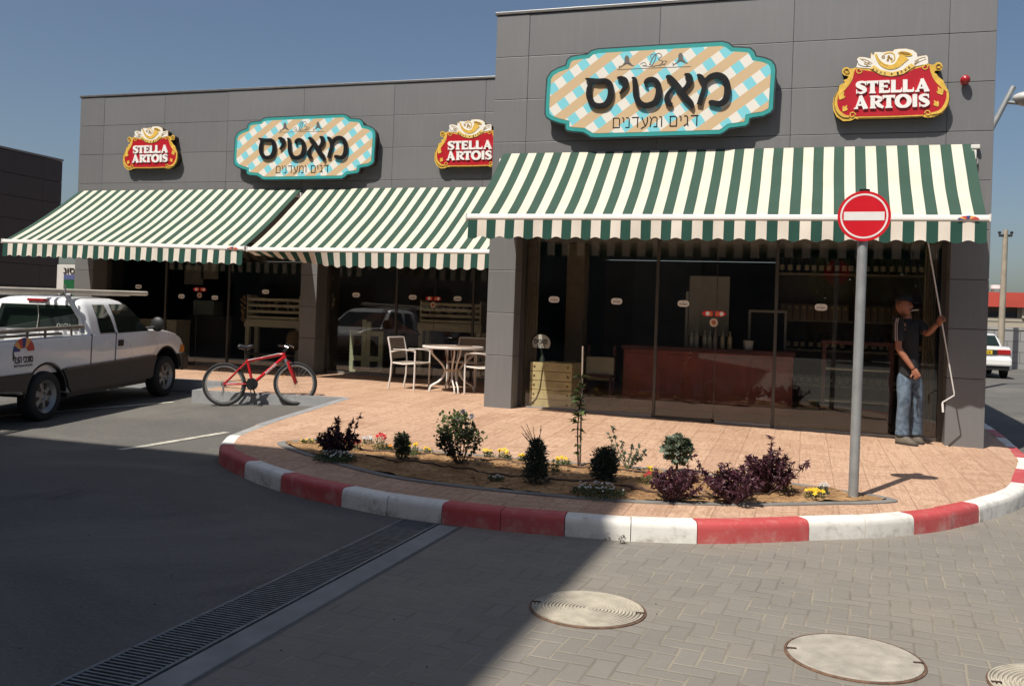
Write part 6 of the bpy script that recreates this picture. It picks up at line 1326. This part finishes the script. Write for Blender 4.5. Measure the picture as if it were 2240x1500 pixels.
p=G(455,700,1.5); t=thing('fridge_counter',(p.x,D2+2.2,RZ),'black cabinet with a grey machine on top, inside the rear shop','cabinet'); w_=.62; zt3=G(455,690,1.5).z; b=MB(); b.bb(p.x-w_,p.x+w_,D2+1.95,D2+2.6,RZ,zt3); b.build('cabinet',mat('cabinet_black',(.02,.02,.022),.4),t); b=MB(); b.bb(p.x-.45,p.x+.1,D2+2.0,D2+2.4,zt3+.001,zt3+.34,.02); b.build('machine',mat('machine_grey',(.16,.19,.17),.4,var=.1),t)
for x0_,x1_,y0_,y1_,lab in ((205,232,560,640,'pale wall panel at the far left of the rear glass'),(268,330,560,605,'pale poster above the left oval sticker'),(403,445,590,622,'pale square poster high in the rear shop'),(440,478,585,610,'pale torn poster high in the rear shop')):
    a,c=G(x0_,y1_,2.5),G(x1_,y0_,2.5); b=MB(); b.bb(a.x,c.x,D2+2.95,D2+2.97,a.z,c.z+.1); single(b,'poster',mat('poster_dull',(.40,.38,.31),.8,var=.1),lab,'poster')
# hanging sausages and garland by the rear middle column
p=G(722,600,.35); y=D2+.8; t=thing('sausage_string',(p.x,y,p.z+.6),'pale string of sausages hanging beside the middle column','sausages'); b=MB(); z=G(722,590,.35).z; b.tube([(p.x,y,z),(p.x+.02,y,z+.5)],.006,5)
for k in range(9): z-=.085; b.sphere((p.x+.03*math.sin(k*1.3)+.01*k,y+.02*math.cos(k),z),.04,(.8,.8,1.15),10,7)
b.build('links',mat('sausage_pale',(.42,.35,.22),.6,var=.25,scale=20),t,60)
a,c=G(700,740,.2),G(725,560,.2); b=MB(); b.bb(a.x-.08,a.x+.05,D2+.62,D2+.66,RZ,LZ[4]-.1,.01); single(b,'inner_post',CRM,'cream post inside the glass right of the middle column','post')
p=G(533,660,.6); b=MB()
for k in range(16): b.sphere((p.x+.03*math.sin(k*2.1),D2+1.05+.03*math.cos(k*1.7),G(533,648+k*3.6,.6).z),.035,(1,1,.8),8,5)
single(b,'onion_garland',mat('garland_tan',(.26,.16,.06),.6,var=.3,scale=20),'tan garland hanging at the left end of the slatted rack','garland',smooth=60)
p=G(640,745,.3); b=MB(); b.sphere((p.x,D2+.8,p.z),.17,(1,.8,1.25)); single(b,'wicker_basket',mat('wicker_tan',(.2,.125,.05),.8,var=.35,scale=30,bmp=1.,bscale=40),'round tan wicker basket behind the bicycle handlebar','basket',smooth=60)
# ---------------- surroundings ----------------
# dark building at the left
e=onZ(137,354,5.85); XD=e.x
t=thing('neighbour_building',(XD,e.y-6,0),'dark grey clad building at the left edge behind the pickup','building')
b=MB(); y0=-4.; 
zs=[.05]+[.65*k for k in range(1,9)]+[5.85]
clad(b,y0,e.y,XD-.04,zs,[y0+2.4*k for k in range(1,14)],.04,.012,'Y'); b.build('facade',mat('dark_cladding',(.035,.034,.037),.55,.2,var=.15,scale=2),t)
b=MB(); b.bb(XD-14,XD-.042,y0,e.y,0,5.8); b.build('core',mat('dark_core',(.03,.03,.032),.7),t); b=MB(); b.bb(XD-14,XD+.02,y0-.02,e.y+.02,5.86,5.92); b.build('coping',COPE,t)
# white and green totem between the dark building and the shop
p=onY(144,610,21.); t=thing('totem_sign',(p.x,21.,road(p.x,21)),'white and green totem sign seen in the gap left of the shop','sign'); zt=onY(144,579,21.).z
b=MB(); b.bb(p.x-.32,p.x+.32,21,21.25,road(p.x,21),zt,.01); b.build('panel',mat('totem_white',(.55,.55,.53),.5,var=.05),t)
b=MB(); b.bb(p.x-.06,p.x+.31,20.985,20.999,road(p.x,21)+.1,zt-.42); b.build('green_field',mat('totem_green',(.015,.10,.04),.4,var=.2,scale=2),t)
b=MB(); b.bb(p.x-.06,p.x+.31,20.983,20.998,zt-.415,zt-.28); b.build('blue_band',mat('totem_blue',(.08,.10,.22),.4),t)
b=MB(); me,T=fitted('נוס',.4,.16,.002,.02); b.mesh(me,fmat((p.x+.12,20.982,zt-.17))@T); b.build('lettering',INK,t)
# sedan
ps=Vector((6.3,31.6,0)); ps=onY(2140,820,31.0); ps.z=road(ps.x,31.0); q=onY(2214,822,31.); XS=q.x-.83
ang=R(3); z0=road(XS,31); t=thing('parked_car',(XS,31.0,z0),'white saloon car parked by the block wall, seen from behind','car')
SW_=mat('car_white_paint',(.70,.70,.68),.25,var=.03,coat=.6)
def CF(s,w,d): return Vector((XS+d,31.+s,z0+w))
def ringcar(mb,secs):
    rs=[]
    for s,hw,zb,zt_,rr_ in secs:
        P=[(-hw,zb),(-hw*1.0,zb+(zt_-zb)*.35),(-hw*.985,zt_-rr_),(-hw+rr_*.9,zt_-rr_*.12),(0,zt_),(hw-rr_*.9,zt_-rr_*.12),(hw*.985,zt_-rr_),(hw,zb+(zt_-zb)*.35),(hw,zb)]
        rs.append([mb._v(CF(s,z,x)) for x,z in P])
    for A,B in zip(rs,rs[1:]):
        for k in range(9): mb.face((A[k],A[(k+1)%9],B[(k+1)%9],B[k]))
    mb.face(rs[0]); mb.face(rs[-1][::-1])
b=MB(); ringcar(b,[(0,.76,.32,.62,.05),(.05,.81,.28,.72,.06),(.07,.815,.26,.92,.07),(.16,.82,.25,.965,.07),(.7,.83,.24,.98,.07),(1.2,.835,.22,.97,.08),(3.2,.835,.22,.95,.1),(4.1,.80,.22,.80,.12),(4.25,.74,.28,.66,.1)]); b.build('body',SW_,t,50,True)
b=MB(); ringcar(b,[(.62,.66,.93,.97,.03),(.95,.63,.93,1.24,.08),(1.15,.60,.93,1.345,.10),(1.7,.60,.93,1.37,.11),(2.3,.60,.93,1.345,.1),(3.1,.68,.9,.96,.04)]); b.build('cabin',SW_,t,50,True)
b=MB(); Q=[(.63,.985,.57),(.63,.985,-.57),(1.02,1.275,-.50),(1.02,1.275,.50)]; f=[b._v(CF(s-.035,z+.012,x)) for s,z,x in Q]; g_=[b._v(CF(s+.05,z-.02,x)) for s,z,x in Q]; b.face(f)
for k in range(4): b.face((f[k],f[(k+1)%4],g_[(k+1)%4],g_[k]))
b.build('rear_window',CARGL,t,None,True)
for s in (1,-1):
    b=MB(); Q=[(.95,.985,.685),(2.75,.985,.70),(2.3,1.27,.625),(1.25,1.27,.625)]; f=[b._v(CF(a_,z,s*x)) for a_,z,x in Q]; g_=[b._v(CF(a_,z,s*(x-.12))) for a_,z,x in Q]; b.face(f)
    for k in range(4): b.face((f[k],f[(k+1)%4],g_[(k+1)%4],g_[k]))
    b.build('side_window',CARGL,t,None,True)
    b=MB(); b.box(CF(.035,.80,s*.60),(.36,.07,.145),0,.015); b.build('tail_lamp',mat('lamp_red',(.32,.01,.012),.3),t)
    for sy in (.78,3.35):
        b=MB(); b.lathe([(0,-.09),(.26,-.09),(.29,-.06),(.29,.06),(.26,.09),(0,.09)],CF(sy,.29,s*.73),24,'X'); b.build('wheel',TYRE,t,40,True)
b=MB(); b.box(CF(-.005,.50,0),(1.62,.16,.24),0,.05); b.build('bumper',SW_,t); b=MB(); b.box(CF(.03,.33,0),(1.5,.1,.14),0,.02); b.build('lower_bumper',BLKP,t)
b=MB(); b.box(CF(.02,.79,0),(.85,.05,.15),0,.01); b.build('panel_dark',BLKP,t)
b=MB(); b.box(CF(-.01,.785,.02),(.52,.02,.115),0,.004); pl_=b.build('number_plate',mat('plate_yellow',(.62,.42,.02),.4,var=.03),t); b=MB(); me,T=fitted('47·167·10',.42,.07,.002,.02); b.mesh(me,fmat((XS+.02,31-.021,z0+.785))@T); b.build('plate_digits',INK,pl_)
# block wall, warehouse with red fascia, roof tank
yw=40.; xl=onY(2120,800,yw).x-6; zt=onY(2225,722,yw).z
def blockmat():
    m,N,L,P=nodes('grey_block_wall'); v=posnode(N); br=tex(N,L,'Brick',mapv(N,L,v,(1,1,1),(R(90),0,0)),Scale=1.); br.inputs['Brick Width'].default_value=.9; br.inputs['Row Height'].default_value=.42; br.inputs['Mortar Size'].default_value=.02; br.inputs['Color1'].default_value=(.29,.285,.28,1); br.inputs['Color2'].default_value=(.24,.235,.23,1); br.inputs['Mortar'].default_value=(.14,.135,.13,1)
    nz=tex(N,L,'Noise',v,Scale=1.5,Detail=6.); c=mixc(N,L,mnode(N,L,'MULTIPLY',nz.outputs[0],.3),br.outputs[0],(.16,.155,.15)); L.new(c,P.inputs['Base Color']); P.inputs['Roughness'].default_value=.9; return m
b=MB(); b.bb(xl,xl+60,yw,yw+.25,0,zt); t=thing('block_wall',(xl+10,yw,0),'grey concrete block wall behind the white saloon car','wall'); b.build('wall',blockmat(),t); b=MB(); b.bb(xl,xl+60,yw-.03,yw+.28,zt+.003,zt+.1); b.build('capping',CONC,t)
yb=52.; za=onY(2200,672,yb).z; zb_=onY(2200,640,yb).z; xw=onY(2120,700,yb).x-8; t=thing('warehouse',(xw+10,yb,0),'low concrete warehouse with a red fascia behind the block wall','building')
CW=mat('warehouse_concrete',(.36,.32,.25),.85,var=.15,scale=.6,dirt=.2)
b=MB(); b.bb(xw,xw+50,yb+.3,yb+12,0,za); b.build('wall',mat('warehouse_dark_wall',(.16,.145,.12),.85,var=.2,scale=.5),t); b=MB(); b.bb(xw-.1,xw+50.1,yb-.4,yb+12.2,za+.004,zb_); b.build('red_fascia',mat('fascia_red',(.42,.055,.035),.6,var=.12,scale=.5),t)
zc=onY(2200,703,yb).z; b=MB(); b.bb(xw,xw+50,yb-.02,yb+.298,0,zc); b.bb(xw,xw+50,yb-.05,yb+.298,zc+.003,zc+.18); b.build('apron_wall',CW,t)
for k in range(24):
    x=xw+2.1*k; b=MB(); b.bb(x-.14,x+.14,yb-.15,yb+.29,zc+.185,za); b.build('pier',CW,t)
    if k<23:
        w=MB(); w.bb(x+.32,x+1.78,yb+.2,yb+.27,zc+.3,za-.25); wo=w.build('window',mat('warehouse_window',(.03,.032,.035),.3),t); f=MB(); f.bb(x+1.0,x+1.08,yb+.16,yb+.199,zc+.3,za-.25); f.bb(x+.14,x+.30,yb+.1,yb+.29,zc+.185,za); f.bb(x+1.8,x+1.96,yb+.1,yb+.29,zc+.185,za); f.build('window_frame',CW,wo)
p=onY(2180,650,yb+3); t=thing('water_tank',(p.x,yb+3,zb_),'white water tank on the warehouse roof','tank'); zt_=onY(2180,628,yb+3).z; b=MB(); b.lathe([(0,zb_+.5),(.33,zb_+.5),(.33,zt_-.1),(.22,zt_),(0,zt_)],(p.x,yb+3,0),18); b.build('drum',SW_,t,40)
b=MB()
for a_ in range(4): b.tube([(p.x+.28*math.cos(a_*PI/2+.7),yb+3+.28*math.sin(a_*PI/2+.7),zb_),(p.x+.28*math.cos(a_*PI/2+.7),yb+3+.28*math.sin(a_*PI/2+.7),zb_+.5)],.04,6)
b.build('stand',PIPE,t); b=MB(); b.box((p.x-.85,yb+3,zb_+.45),(.9,.05,.7),0,0,Matrix.Rotation(R(-40),3,'X')); b.tube([(p.x-.85,yb+3.2,zb_),(p.x-.85,yb+3.1,zb_+.45)],.03,6); b.build('solar_panel',mat('solar_blue',(.05,.06,.08),.2),t)
# utility pole and street lamp
yp=38.; a,c=onY(2190,705,yp),onY(2200,503,yp); a.z=0; t=thing('utility_pole',(a.x,yp,0),'tall wooden utility pole in front of the warehouse','pole'); b=MB(); b.tube([a,c],[.125,.085],12); b.build('pole',mat('pole_wood',(.30,.26,.20),.85,var=.2,scale=3),t,40); b=MB(); b.bb(c.x-.22,c.x+.22,yp-.06,yp+.06,c.z-.25,c.z-.17); b.sphere((c.x-.2,yp,c.z-.1),.06); b.sphere((c.x+.2,yp,c.z-.1),.06); b.build('crossarm',BLKP,t)
yl=25.; a=onY(2217,190,yl); m=onY(2179,262,yl); dv=(m-a); low_=Vector((m.x+dv.x*1.2,yl,m.z+dv.z*1.2)); t=thing('street_lamp',(low_.x,yl,0),'grey street lamp with slanted arm behind the right corner of the shop','street lamp')
b=MB(); b.tube([Vector((low_.x,yl,0)),low_,a],[.09,.075,.065],12); b.build('post',GALV,t,50); br0=onY(2203,224,yl); br1=onY(2228,226,yl); b=MB(); b.tube([br0,br1],.045,10); b.build('bracket',GALV,t,50)
h_=onY(2250,214,yl); b=MB(); b.sphere(h_,1,(.36,.24,.15)); b.build('lamp_head',mat('lamp_head_grey',(.45,.45,.42),.4,var=.05),t,60); b=MB(); b.sphere(h_-Vector((0,0,.06)),1,(.30,.2,.15)); b.build('lamp_glass',mat('lamp_glass_dull',(.30,.28,.25),.2,var=.05),t,60)
# the tall building behind the camera whose shadow lies over the parking lot
g0=Vector((-1.30,8.50)); HB_=13.; k_=HB_/2.39; cx_,cy_=g0.x-.61*k_,g0.y-1.47*k_
t=thing('opposite_building',(cx_-12,cy_-8,0),'tall grey building opposite the shop, outside the frame, casting the big shadow','building')
b=MB(); b.bb(cx_-34,cx_,cy_-16,cy_,0,HB_); b.build('wall',mat('opposite_wall',(.22,.20,.17),.8,var=.15,scale=.4),t)
for fl in range(4):
    for k in range(10):
        x=cx_-2.6-3.1*k; b=MB(); b.bb(x-.8,x+.8,cy_+.004,cy_+.06,.9+3.1*fl,2.5+3.1*fl); b.build('window',mat('opposite_window',(.03,.035,.04),.15),t)
# building row added behind camera to darken reflections and block low sky; mirrored trees
t=thing('far_row_blocker',(14,-34,0),'long building added behind the camera, darkening the shop glass and blocking low sky','building'); b=MB(); b.bb(-40,40,-40,-30,0,13.5); b.build('wall',mat('far_row_wall',(.13,.13,.13),.85,var=.2,scale=.3),t)
for k in range(9):
    x=1+4*k; b=MB(); b.bb(x-1.2,x+1.2,-29.99,-29.9,.5,3.0); b.build('window',mat('opposite_window',(.03,.035,.04),.15),t)
rt=random.Random(31)
for k,(x,y,h_,w_) in enumerate(((2.5,-20,6.2,5.2),(9,-18,7.5,6),(15,-22,7,6))):
    t=thing('shade_tree',(x,y,0),['shade tree behind the camera, nearest the tall building','largest shade tree behind the camera','shade tree behind the camera, farthest to the right'][k],'tree','trees behind the camera'); b=MB(); b.tube([(x,y,-.1),(x+.1,y,h_*.3),(x,y+.1,h_*.6)],[.2,.15,.08],10); b.build('trunk',STM,t,50); b=MB()
    for i in range(2600):
        d=rdir(rt,.1); q=rt.random()**.4; lum=1+.3*noise.noise(Vector((d.x*2+k,d.y*2,d.z*2))); leaf(b,Vector((x+d.x*w_*.5*q*lum,y+d.y*w_*.5*q*lum,h_*.66+d.z*h_*.34*q*lum)),rdir(rt),.32,.18,rdir(rt))
    b.build('crown',LGr,t)
# little litter on the road
rr2=random.Random(12); b=MB()
for k in range(60):
    x=rr2.uniform(-6,5); y=rr2.uniform(1.5,7.2); s=rr2.uniform(.003,.007); b.sphere((x,y,road(x,y)+.006+s*.3),s,(1,rr2.uniform(.6,1),.5),6,4)
o=b.build('grit',mat('grit_brown',(.10,.08,.06),.9,var=.3,rand=.5)); o['kind']='stuff'
